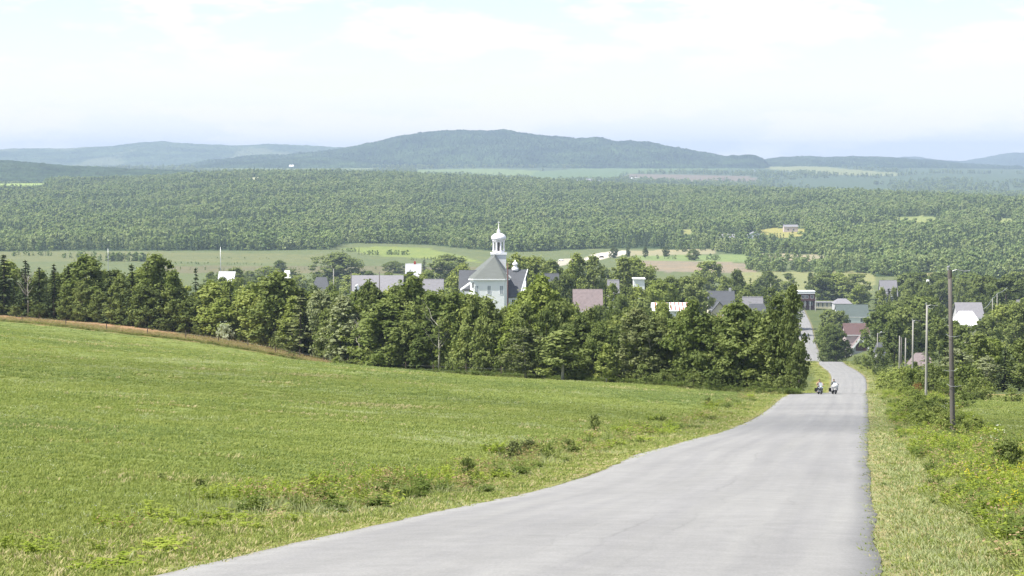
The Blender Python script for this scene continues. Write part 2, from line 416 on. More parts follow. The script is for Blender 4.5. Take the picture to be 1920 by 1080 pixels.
FAR_FIELDS = [   # strips on the plain below the far mountain
 ([(330, 312), (560, 306), (700, 312), (700, 322), (430, 322)], (0.125, 0.161, 0.065)),
 ([(780, 318), (930, 316), (1010, 320), (1010, 330), (780, 328)], (0.131, 0.179, 0.060)),
 ([(1000, 322), (1140, 312), (1300, 305), (1400, 306), (1400, 316), (1170, 326), (1150, 338), (1000, 340)], (0.095, 0.143, 0.056)),
 ([(1160, 334), (1180, 326), (1300, 327), (1420, 332), (1420, 340), (1250, 340)], (0.149, 0.125, 0.089)),
 ([(1390, 306), (1440, 302), (1500, 308), (1600, 318), (1680, 324), (1680, 330), (1560, 328), (1450, 318)], (0.179, 0.197, 0.084)),
]
FOREST_D = [(-500, 1980), (0, 1990), (200, 2000), (620, 2005), (640, 2120), (800, 2140), (880, 2060), (960, 1990), (1100, 2060), (1200, 2080), (1350, 2010), (1425, 1900), (1550, 1750), (1620, 1620), (1700, 1600), (1920, 1580), (2500, 1560)]
def forest_d(px): return np.interp(px, *_kd(FOREST_D))

NL, NR, NI = 230, 130, 10
rows = [-14.0]
while rows[-1] < 20000: rows.append(rows[-1] + max(0.45, rows[-1] * (0.0105 if rows[-1] < 2600 else 0.02)))
rows = np.array(rows)
sl = (np.arange(1, NL + 1) / NL)**1.55; sr = (np.arange(1, NR + 1) / NR)**1.55
xr = road_xr(rows); wd = road_w(rows)
SL = 0.56 * np.maximum(rows, 0) + 30; SR = 0.26 * np.maximum(rows, 0) + 30
Xg = np.concatenate([(xr - wd)[:, None] - SL[:, None] * sl[::-1][None], (xr - wd)[:, None] + wd[:, None] * (np.arange(NI + 1) / NI)[None],
                     xr[:, None] + SR[:, None] * sr[None]], 1)
Yg = np.repeat(rows[:, None], Xg.shape[1], 1)
Hg = drop(Xg, Yg)
lat = np.maximum((xr - wd)[:, None] - Xg, Xg - xr[:, None])
Hg = Hg + 0.035 * (lat <= 1e-6) * (Yg < 1300)
Vg = np.stack([Xg, Yg, 2.0 - Hg], -1).reshape(-1, 3)
nr_, nc_ = Xg.shape
idx = np.arange(nr_ * nc_).reshape(nr_, nc_)
Fg = np.stack([idx[:-1, :-1], idx[:-1, 1:], idx[1:, 1:], idx[1:, :-1]], -1).reshape(-1, 4)
# land cover colour: what grows or lies there
PX = 960 + F * Xg / np.maximum(Yg, 5); PY = 300 + F * Hg / np.maximum(Yg, 5)
vl = (xr - wd)[:, None] - Xg; vr = Xg - xr[:, None]
wob = waves(Xg, Yg, 14) * 0.5
C = np.zeros(Xg.shape + (3,)); C[:] = C_TOWN
def paint(mask, col):
    m = np.clip(np.asarray(mask, float), 0, 1)[..., None]; C[:] = C * (1 - m) + np.asarray(col) * m
left = vl > 0
eg = edge_g(PX); et = edge_t(PX)
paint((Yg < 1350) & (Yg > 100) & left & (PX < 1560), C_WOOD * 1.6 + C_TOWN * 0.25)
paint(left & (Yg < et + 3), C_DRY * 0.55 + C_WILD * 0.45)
paint(left & (Yg < et + 2) & (PX < 640), C_DRY)
paint(left * (1 - sst(-1.5, 1.5, Yg - eg - wob * 2)), C_FIELD)
right = vr > 0
paint(right & (Yg < 245), C_FIELD * 0.92)
paint(right & (Yg >= 245) & (Yg < 262) & (PX > 1740), C_DRY * 0.5 + C_WILD * 0.6)
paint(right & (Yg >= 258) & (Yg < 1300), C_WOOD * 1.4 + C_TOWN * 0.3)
wl = 1 - sst(2.8, 5.5, vl + wob)
paint(left * wl * (Yg < 900) * (vl < 9), C_VERGE)
paint(left * sst(1.2, 2.2, vl + wob) * (1 - sst(4.5, 7, vl + wob)) * sst(30, 48, Yg) * (Yg < 240), C_WILD)
paint(right * (1 - sst(1.9, 3.0, vr + wob * 0.5)) * (Yg < 700), C_VERGER)
paint(right * sst(1.9, 3.0, vr + wob * 0.5) * (1 - sst(6.5, 9, vr + wob)) * (Yg < 640), C_WILD)
paint((np.maximum(vl, vr) < 0.55) * (0.45 + 0.25 * wob) * (Yg < 1300), C_SHOULDER)
fd = forest_d(PX)
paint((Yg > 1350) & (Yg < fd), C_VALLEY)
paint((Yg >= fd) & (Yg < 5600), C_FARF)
paint(Yg >= 5600, C_PLAIN)
CLEAR = []
for poly, (da, db), col in FIELDS:
    m = in_poly(PX, PY, poly) & (Yg > da) & (Yg < db); paint(m, col)
    CLEAR.append((poly, da, db))
for poly, col in FAR_FIELDS: paint(in_poly(PX, PY, poly) & (Yg > 5400), col)

m, t = new_mat("ground_cover")
at = t.n('ShaderNodeAttribute', attribute_name='cover').outputs['Color']
pos = t.n('ShaderNodeNewGeometry').outputs['Position']
nA = t.noise(pos, 0.11, 5, 0.62); nB = t.noise(pos, 0.9, 5, 0.65); nC = t.noise(pos, 7.0, 4, 0.7); nD = t.noise(pos, 0.012, 4, 0.6)
c = t.mix(1.0, at, t.ramp(nA, [(0.28, (0.78, 0.84, 0.86)), (0.5, (1, 1, 1)), (0.72, (1.22, 1.10, 1.00))]), 'MULTIPLY')
c = t.mix(1.0, c, t.ramp(nB, [(0.27, (0.76, 0.80, 0.80)), (0.5, (1, 1, 1)), (0.73, (1.28, 1.20, 1.20))]), 'MULTIPLY')
c = t.mix(1.0, c, t.ramp(nC, [(0.25, (0.70, 0.72, 0.7)), (0.5, (1, 1, 1)), (0.75, (1.32, 1.26, 1.3))]), 'MULTIPLY')
c = t.mix(1.0, c, t.ramp(nD, [(0.3, (0.92, 0.95, 0.95)), (0.7, (1.08, 1.04, 1.0))]), 'MULTIPLY')
dryp = t.ramp(t.noise(pos, 0.22, 6, 0.7), [(0.60, 0.0), (0.72, 0.42)])
c = t.mix(dryp, c, (0.19, 0.155, 0.06))
bmp = t.n('ShaderNodeBump', {'Height': t.mathn('ADD', t.mathn('MULTIPLY', nB, 0.35), t.mathn('MULTIPLY', nC, 0.08)), 'Strength': 0.55, 'Distance': 0.5})
p = t.n('ShaderNodeBsdfPrincipled', {'Base Color': c, 'Roughness': 0.95, 'Specular IOR Level': 0.1, 'Normal': bmp.outputs[0]})
out(t, p.outputs[0]); M_GROUND = m
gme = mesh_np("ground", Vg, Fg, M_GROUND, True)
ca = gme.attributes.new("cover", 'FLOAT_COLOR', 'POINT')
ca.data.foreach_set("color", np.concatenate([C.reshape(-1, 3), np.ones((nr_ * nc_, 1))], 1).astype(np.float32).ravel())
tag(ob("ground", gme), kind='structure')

# ------------------------------------------------------------------ road
rr = [-12.0]
while rr[-1] < 1232: rr.append(rr[-1] + max(0.22, rr[-1] * 0.005))
rr = np.array(rr); K = 16
rg = np.random.default_rng(11)
def rough(n, step, amp):
    k = rg.normal(0, amp, int(n / step) + 3); return np.interp(np.arange(n), np.arange(len(k)) * step, k)
eL = rough(len(rr), 3, 0.03) + rough(len(rr), 25, 0.10); eR = rough(len(rr), 3, 0.018) + rough(len(rr), 25, 0.05)
xr_ = road_xr(rr) + eR; xl_ = road_xr(rr) - road_w(rr) + eL
uu = np.linspace(0, 1, K + 1)
Xr = xl_[:, None] * (1 - uu) + xr_[:, None] * uu
crown = 0.07 * (1 - (2 * uu - 1)**2)
Zr = (2.0 - road_h(rr))[:, None] + 0.022 + crown[None] + 0.0 * Xr
Yr = np.repeat(rr[:, None], K + 1, 1)
V = np.stack([Xr, Yr, Zr], -1)
skL = V[:, :1] + np.array([-0.03, 0, -0.10]); skR = V[:, -1:] + np.array([0.03, 0, -0.10])
V = np.concatenate([skL, V, skR], 1); nC_ = V.shape[1]
ii = np.arange(V.shape[0] * nC_).reshape(V.shape[0], nC_)
fr = np.stack([ii[:-1, :-1], ii[:-1, 1:], ii[1:, 1:], ii[1:, :-1]], -1).reshape(-1, 4)
m, t = new_mat("old_pale_asphalt")
uv = t.n('ShaderNodeUVMap', uv_map='lane').outputs[0]
pos = t.n('ShaderNodeNewGeometry').outputs['Position']
long1 = t.noise(t.n('ShaderNodeMapping', {'Vector': uv, 'Scale': (1.6, 0.035, 1)}).outputs[0], 1.0, 5, 0.6)
patch = t.noise(pos, 0.16, 5, 0.6); grain = t.noise(pos, 28.0, 3, 0.75); mid = t.noise(pos, 1.7, 5, 0.65)
c = t.mix(1.0, (0.212, 0.209, 0.204), t.ramp(long1, [(0.3, (0.90, 0.90, 0.915)), (0.7, (1.07, 1.07, 1.05))]), 'MULTIPLY')
c = t.mix(1.0, c, t.ramp(patch, [(0.3, 0.93), (0.7, 1.06)]), 'MULTIPLY')
c = t.mix(1.0, c, t.ramp(grain, [(0.25, 0.74), (0.75, 1.24)]), 'MULTIPLY')
c = t.mix(1.0, c, t.ramp(mid, [(0.3, 0.90), (0.7, 1.08)]), 'MULTIPLY')
sx = t.n('ShaderNodeSeparateXYZ', {'Vector': uv}).outputs
# faint worn tyre lines and fine longitudinal cracks
wobl = t.mathn('MULTIPLY', t.mathn('SUBTRACT', t.noise(t.n('ShaderNodeMapping', {'Vector': uv, 'Scale': (0.0, 0.10, 0)}).outputs[0], 1.0, 5, 0.65), 0.5), 1.6)
def crack(u0, wdt, amt, fac):
    dd = t.mathn('ABSOLUTE', t.mathn('SUBTRACT', t.mathn('ADD', sx[0], wobl), u0))
    k = t.ramp(dd, [(0.0, amt), (wdt, 0.0)])
    br = t.ramp(t.noise(t.n('ShaderNodeMapping', {'Vector': uv, 'Scale': (0.3, 0.09, 1), 'Location': (u0, 7.3 * u0, 0)}).outputs[0], 1.0, 3, 0.6), [(0.45, 0.0), (0.62, 1.0)])
    return t.mathn('MULTIPLY', k, br)
for u0, wdt, amt in ((4.6, 0.06, 0.34), (5.35, 0.045, 0.28), (3.9, 0.04, 0.22), (6.8, 0.04, 0.2)):
    c = t.mix(crack(u0, wdt, amt, 1), c, (0.09, 0.088, 0.085))
for u0, amt in ((1.55, -.05), (3.45, -.045), (5.15, -.055), (6.95, -.05), (4.25, .03)):
    dd = t.mathn('ABSOLUTE', t.mathn('SUBTRACT', t.mathn('ADD', sx[0], t.mathn('MULTIPLY', wobl, .35)), u0))
    k = t.ramp(dd, [(0.0, 1.0 + amt), (0.5, 1.0)], 'EASE'); c = t.mix(1.0, c, k, 'MULTIPLY')
edge = t.mathn('MINIMUM', sx[0], t.mathn('SUBTRACT', 8.5, sx[0]))
ek = t.ramp(t.mathn('ADD', edge, t.mathn('MULTIPLY', t.mathn('SUBTRACT', mid, 0.5), 0.22)), [(0.02, 0.5), (0.12, 0.0)])
c = t.mix(ek, c, (0.14, 0.125, 0.11))
bmp = t.n('ShaderNodeBump', {'Height': grain, 'Strength': 0.25, 'Distance': 0.02})
p = t.n('ShaderNodeBsdfPrincipled', {'Base Color': c, 'Roughness': 0.82, 'Specular IOR Level': 0.35, 'Normal': bmp.outputs[0]})
out(t, p.outputs[0]); M_ROAD = m
rme = mesh_np("road", V.reshape(-1, 3), fr, M_ROAD, True)
uvl = rme.uv_layers.new(name='lane')
uvv = np.stack([np.repeat(np.concatenate([[0], uu, [1]])[None] * 8.5, len(rr), 0), np.repeat(rr[:, None], nC_, 1)], -1).reshape(-1, 2)
uvl.data.foreach_set("uv", uvv[fr.ravel()].astype(np.float32).ravel())
tag(ob("road", rme), kind='structure')

# ------------------------------------------------------------------ far hills and the mountain
def vnoise(shape, step, seed, amp):
    r = np.random.default_rng(seed); a = r.normal(0, 1, (shape[0] // step + 3, shape[1] // step + 3))
    y = np.arange(shape[0]) / step; x = np.arange(shape[1]) / step
    i = y.astype(int); j = x.astype(int); u = (y - i)[:, None]; v = (x - j)[None]
    u = u * u * (3 - 2 * u); v = v * v * (3 - 2 * v)
    return amp * (a[i][:, j] * (1 - u) * (1 - v) + a[i + 1][:, j] * u * (1 - v) + a[i][:, j + 1] * (1 - u) * v + a[i + 1][:, j + 1] * u * v)

def hill_mat(name, lo, hi, field=None):
    m, t = new_mat(name)
    pos = t.n('ShaderNodeNewGeometry').outputs['Position']
    a = t.noise(pos, 0.0035, 6, 0.65); b = t.noise(pos, 0.03, 4, 0.7)
    c = t.mix(t.ramp(a, [(0.35, 0.0), (0.65, 1.0)]), lo, hi)
    c = t.mix(1.0, c, t.ramp(b, [(0.3, 0.45), (0.7, 1.55)]), 'MULTIPLY')
    if field:
        st = t.n('ShaderNodeMapping', {'Vector': pos, 'Scale': (1, 0.45, 1)}).outputs[0]
        c = t.mix(t.ramp(t.noise(st, 0.0022, 3, 0.5), [(0.57, 0.0), (0.60, 0.8)]), c, field)
    d = t.n('ShaderNodeBsdfDiffuse', {'Color': c}); out(t, d.outputs[0]); return m

def hill(name, d0, d1, sil, mat, seed, relief, n=520, mrows=110, sink=8.0):
    """a hill whose skyline is the list of picture points sil; foot at distance d0, ridge at d1"""
    px = np.linspace(sil[0][0], sil[-1][0], n)
    sy = pchip(*_kd(sil), px)
    tt = np.linspace(0, 1.55, mrows)
    D = (d0 + (d1 - d0) * tt)[:, None] + 0 * px[None]
    X = px_x(px[None], D)
    foot = drop(px_x(px, d0), d0 + 0 * px) + sink
    ridge = (sy - 300.0) / F * d1
    s = np.where(tt <= 1, np.sin(np.clip(tt, 0, 1) * math.pi / 2)**1.3, 1 - 1.0 * (tt - 1)**1.5)[:, None]
    ends = sst(0, 0.03, np.linspace(0, 1, n)) * sst(0, 0.03, 1 - np.linspace(0, 1, n))
    H = foot[None] + (ridge - foot)[None] * s
    H = H - (vnoise(H.shape, 1, seed, relief * 0.35) + vnoise(H.shape, 3, seed + 1, relief * 0.35) + vnoise(H.shape, 14, seed + 2, relief * 1.0) * np.clip(1.2 - abs(tt - 0.5), 0, 1)[:, None])
    v = np.stack([X, D, 2.0 - H], -1).reshape(-1, 3)
    q = np.arange(mrows * n).reshape(mrows, n)
    f = np.stack([q[:-1, :-1], q[:-1, 1:], q[1:, 1:], q[1:, :-1]], -1).reshape(-1, 4)
    return tag(ob(name, mesh_np(name, v, f, mat, False)), kind='structure')

MH1 = hill_mat("mountain_forest", (0.014, 0.028, 0.014), (0.050, 0.078, 0.030))
MH2 = hill_mat("far_hill_cover", (0.030, 0.052, 0.024), (0.080, 0.115, 0.050), (0.13, 0.15, 0.08))
MH3 = hill_mat("dark_ridge_forest", (0.020, 0.038, 0.018), (0.050, 0.075, 0.032))
hill("mountain", 8700, 10400, [(250, 318), (330, 311), (420, 298), (500, 291), (560, 289), (600, 287), (640, 281), (690, 271), (740, 259), (790, 249.5), (850, 244.5), (900, 245.5), (960, 249),
     (1030, 258), (1090, 260), (1150, 262), (1210, 267), (1270, 277), (1330, 289), (1370, 295), (1420, 303), (1470, 316), (1540, 326)], MH1, 3, 5.5)
hill("far_hills", 12600, 14500, [(-700, 291), (-400, 288), (-100, 284), (0, 281), (100, 279), (190, 276), (250, 269.5), (300, 266), (340, 268), (400, 271.5), (450, 272.5), (520, 270), (560, 271.5), (620, 275), (700, 279), (800, 284), (900, 296), (1000, 310)], MH2, 9, 5.0)
hill("wooded_knoll", 8900, 9900, [(1290, 318), (1340, 300), (1375, 291.5), (1400, 290), (1422, 293), (1434, 299), (1445, 316)], MH1, 21, 2.5, n=160, mrows=60)
hill("right_ridge", 9300, 11800, [(1400, 316), (1425, 305), (1440, 298), (1500, 294), (1560, 295), (1620, 294.5), (1690, 296), (1740, 300), (1800, 306), (1880, 311), (1960, 318), (2300, 326)], MH3, 33, 4.0)
hill("far_right_peak", 15500, 17500, [(1600, 318), (1640, 303), (1690, 295.5), (1715, 294), (1740, 297), (1790, 302.5), (1830, 297), (1880, 289.5), (1920, 288), (1990, 293), (2150, 297), (2400, 306)], MH1, 41, 5.0, n=300, mrows=70)
hill("left_ridge", 5150, 6000, [(-800, 296), (-300, 297), (0, 301), (50, 304), (130, 311), (200, 314), (300, 319), (380, 322), (440, 330)], MH3, 52, 2.0, n=300, mrows=60)
hill("mid_ridge", 8300, 9300, [(300, 320), (400, 307), (480, 300), (560, 296), (610, 293), (660, 297), (740, 306), (850, 320)], MH1, 57, 3.0, n=240, mrows=60)
# ------------------------------------------------------------------ trees: meshes shared by many copies
def quads_mesh(name, cen, nrm, size, tint, aspect=1.0, rs=None, updir=None):
    """leaf clumps: one bent rhombus per centre"""
    n = len(cen); r = rs
    nrm = nrm / np.maximum(np.linalg.norm(nrm, axis=1, keepdims=True), 1e-6)
    a = r.normal(0, 1, (n, 3)) if updir is None else updir + r.normal(0, .15, (n, 3))
    a = a - nrm * np.sum(a * nrm, 1, keepdims=True); a /= np.maximum(np.linalg.norm(a, axis=1, keepdims=True), 1e-6)
    b = np.cross(nrm, a); s = size[:, None]
    k = r.uniform(.7, 1.3, (n, 1))
    v = np.stack([cen - a * s, cen + b * s * aspect * k + nrm * s * .18, cen + a * s * r.uniform(.8, 1.2, (n, 1)), cen - b * s * aspect / k + nrm * s * .18], 1).reshape(-1, 3)
    f = np.arange(4 * n).reshape(n, 4)
    me = mesh_np(name, v, f)
    at = me.attributes.new("tint", 'FLOAT', 'POINT'); at.data.foreach_set("value", np.repeat(tint, 4).astype(np.float32))
    return me

def broadleaf(seed, H=12.0, R=3.4, base=0.14, shape='oval', nc=58, nl=52, ls=0.27):
    r = np.random.default_rng(seed)
    hh = r.uniform(0, 1, nc)**(0.85)
    if shape == 'oval': prof = lambda t: np.sin(np.pi * np.clip(t * .93 + .05, 0, 1)**.75)**.62
    elif shape == 'tall': prof = lambda t: (np.sin(np.pi * np.clip(t * .92 + .07, 0, 1)**.65)**.55) * (1 - .25 * t)
    elif shape == 'cone': prof = lambda t: np.clip(1.08 - t, 0, 1)**.75 * np.clip(t * 6 + .35, 0, 1)
    else: prof = lambda t: np.sin(np.pi * np.clip(t * .86 + .13, 0, 1))**.5
    lean = r.normal(0, .35, 2)
    ang = r.uniform(0, 2 * np.pi, nc); lob = 1 + .26 * np.sin(ang * 2 + r.uniform(0, 6)) + .18 * np.sin(ang * 3 + hh * 5)
    rad = R * prof(hh) * np.sqrt(r.uniform(.05, 1, nc)) * lob * .86
    zz = H * (base + (1 - base) * hh)
    cc = np.stack([rad * np.cos(ang) + lean[0] * hh, rad * np.sin(ang) + lean[1] * hh, zz], 1)
    cr = r.uniform(.55, 1.15, nc) * (R / 3.4) * (1.0 - .35 * hh) * .84
    cc[:, 2] = np.minimum(cc[:, 2], H - cr * .55)
    cc[0] = (lean[0], lean[1], H - .5)
    ctint = r.uniform(0, 1, nc)
    d = r.normal(0, 1, (nc, nl, 3)); d /= np.linalg.norm(d, axis=2, keepdims=True)
    d[:, :, 2] = d[:, :, 2] * .9 + .12
    rr_ = (r.uniform(0, 1, (nc, nl, 1))**.45)
    pos = cc[:, None] + d * rr_ * cr[:, None, None] * np.array([1.12, 1.12, 1.0])
    out_ = cc[:, None] * np.array([1, 1, 0]) * .12
    nm = d * .9 + out_ + r.normal(0, .55, d.shape) + np.array([0, 0, .35])
    n = nc * nl
    tint = np.clip(np.repeat(ctint, nl) * .75 + r.uniform(0, .25, n), 0, 1)
    # loose twigs sticking out of the outline
    k = int(n * .14); q = r.integers(0, n, k)
    pp = pos.reshape(-1, 3).copy(); pp[q] += d.reshape(-1, 3)[q] * r.uniform(.2, .75, (k, 1))
    return quads_mesh("crown", pp, nm.reshape(-1, 3), r.uniform(.6, 1.35, n) * ls, tint, .62, r), cc, lean

def trunk_mesh(seed, cc, lean, H, r0, fork=8, mat=None, top=.86):
    r = random.Random(seed); mb = MB()
    N = 6
    pts = [(lean[0] * (i / N) + r.uniform(-.06, .06), lean[1] * (i / N) + r.uniform(-.06, .06), H * top * i / N - (.25 if i == 0 else 0)) for i in range(N + 1)]
    mb.tube(pts, [r0 * (1.25 if i == 0 else 1) * (1 - .88 * i / N) + .015 for i in range(N + 1)], 7)
    ids = sorted(range(len(cc)), key=lambda i: -np.hypot(*cc[i][:2]))[:fork * 2:2]
    for i in ids:
        c = cc[i]; z0 = max(c[2] - r.uniform(1.2, 2.4), H * .12)
        k = min(z0 / (H * top), .95)
        p0 = Vector((lean[0] * k, lean[1] * k, z0)); p2 = Vector(c)
        p1 = p0.lerp(p2, .5) + Vector((0, 0, -.1))
        mb.tube([p0, p1, p2], [r0 * .38 * (1 - k * .6), r0 * .22 * (1 - k * .5), .012], 5)
    return mb.mesh("trunk", mat, True)

def conifer(seed, H=12.0, R=2.4, base=.05, ls=.34, whorl=26, per=9, droop=.35, lift=0.0, sparse=0.0):
    r = np.random.default_rng(seed); C_, N_, S_, T_, U_ = [], [], [], [], []
    for w_ in range(whorl):
        t_ = (w_ + r.uniform(-.3, .3)) / whorl; t_ = min(max(t_, 0), .985)
        z = H * (base + (1 - base) * t_)
        L0 = R * (1 - t_)**.82 * (1 if t_ > .08 else .8) + .10
        for b_ in range(max(4, int(per * (1 - .45 * t_)))):
            if r.uniform() < sparse: continue
            a = r.uniform(0, 2 * np.pi); L = L0 * r.uniform(.62, 1.12)
            dr = np.array([np.cos(a), np.sin(a), 0.0]); k = max(3, int(L / .30))
            tb = r.uniform(0, 1)
            for q in range(k):
                s = (q + r.uniform(.1, .9)) / k
                p = dr * (L * s) + np.array([0, 0, z - droop * L * s**1.4 + lift * L * s * s])
                p = p + r.normal(0, .07, 3) * np.array([1, 1, .6])
                C_.append(p); U_.append(dr); N_.append(np.array([0, 0, 1.0]) + dr * r.uniform(-.2, .7) + r.normal(0, .35, 3))
                S_.append(ls * r.uniform(.65, 1.2) * (1.05 - .35 * s)); T_.append(.55 * tb + .45 * s)
    for q in range(5):
        C_.append(np.array([0, 0, H - .12 - q * .17])); U_.append(np.array([0, 0, 1.])); N_.append(r.normal(0, 1, 3) * np.array([1, 1, .1])); S_.append(.16 + .02 * q); T_.append(.7)
    cc = np.array(C_)
    return quads_mesh("crown", cc, np.array(N_), np.array(S_), np.array(T_), .55, r, np.array(U_)), cc, (0, 0)

PROTO = {}
def proto(kind, n, maker, trunkmat, r0=.16, H=12.0, fork=8, top=.86):
    PROTO[kind] = []
    for i in range(n):
        cm, cc, lean = maker(i)
        tm = trunk_mesh(i, cc, lean, H, r0, fork, trunkmat, top)
        xs = np.abs(np.array([v.co[0] for v in cm.vertices])); wd_ = float(np.percentile(xs, 97)) * 2
        cm.materials.append(M_LEAF['mid'])
        PROTO[kind].append((cm, tm, H, wd_))
proto('oval', 5, lambda i: broadleaf(100 + i, 12, 3.6, .09, 'oval', 92, 52), M_BARK, .17)
proto('tall', 5, lambda i: broadleaf(200 + i, 12, 2.9, .08, 'tall', 82, 48, .25), M_BARK, .15)
proto('round', 4, lambda i: broadleaf(300 + i, 12, 5.2, .03, 'round', 110, 52, .34), M_BARK, .24)
proto('young', 4, lambda i: broadleaf(400 + i, 12, 4.0, .17, 'cone', 46, 60, .34), M_BARKPALE, .17, fork=10)
proto('birch', 3, lambda i: broadleaf(450 + i, 12, 3.0, .14, 'oval', 62, 40, .26), M_BARKPALE, .14, fork=14)
proto('spruce', 5, lambda i: conifer(500 + i, 12, 2.5), M_BARK, .17, fork=0, top=.97)
proto('pine', 3, lambda i: conifer(600 + i, 12, 3.3, .08, .36, 17, 9, .12, .22, .08), M_BARK, .18, fork=0, top=.95)
proto('bush', 5, lambda i: broadleaf(700 + i, 2.4, 1.5, .0, 'round', 34, 44, .10), M_BARK, .05, 2.4, 8, .6)

def put_tree(name, kind, X, d, H, W, leafmat, label, cat='tree', group=None, rnd=random, sinkz=0.1, variant=None, lean=0.0):
    """an Empty at the foot with trunk and crown under it"""
    P = PROTO[kind]; cm, tm, H0, W0 = P[variant if variant is not None else rnd.randrange(len(P))]
    e = empty(name, (X, d, float(gz(X, d)) - sinkz), rnd.uniform(0, 6.28), (W / W0, W / W0, H / H0))
    if lean: e.rotation_euler = (0, lean, e.rotation_euler[2])
    tag(e, label, cat, group)
    c = ob("crown", cm, e); c.material_slots[0].link = 'OBJECT'; c.material_slots[0].material = M_LEAF[leafmat]
    ob("trunk", tm, e)
    return e
NAME = {'oval': 'broadleaf_tree', 'tall': 'poplar_tree', 'round': 'broadleaf_tree', 'young': 'young_tree', 'birch': 'birch_tree', 'spruce': 'spruce_tree', 'pine': 'pine_tree', 'bush': 'shrub'}
RND = random.Random(77)

# ---- the belt of trees along the far side of the mown field
SIL = [(-300, 470), (-60, 472), (0, 478), (40, 486), (100, 497), (200, 497), (290, 482), (335, 512), (400, 535), (440, 535), (500, 514), (540, 516), (600, 548), (640, 552), (690, 535), (760, 522),
       (800, 545), (850, 547), (905, 550), (950, 570), (1010, 524), (1040, 545), (1065, 582), (1100, 590), (1180, 585), (1250, 590), (1290, 572), (1330, 594), (1370, 568), (1430, 580), (1470, 556), (1490, 540), (1512, 600)]
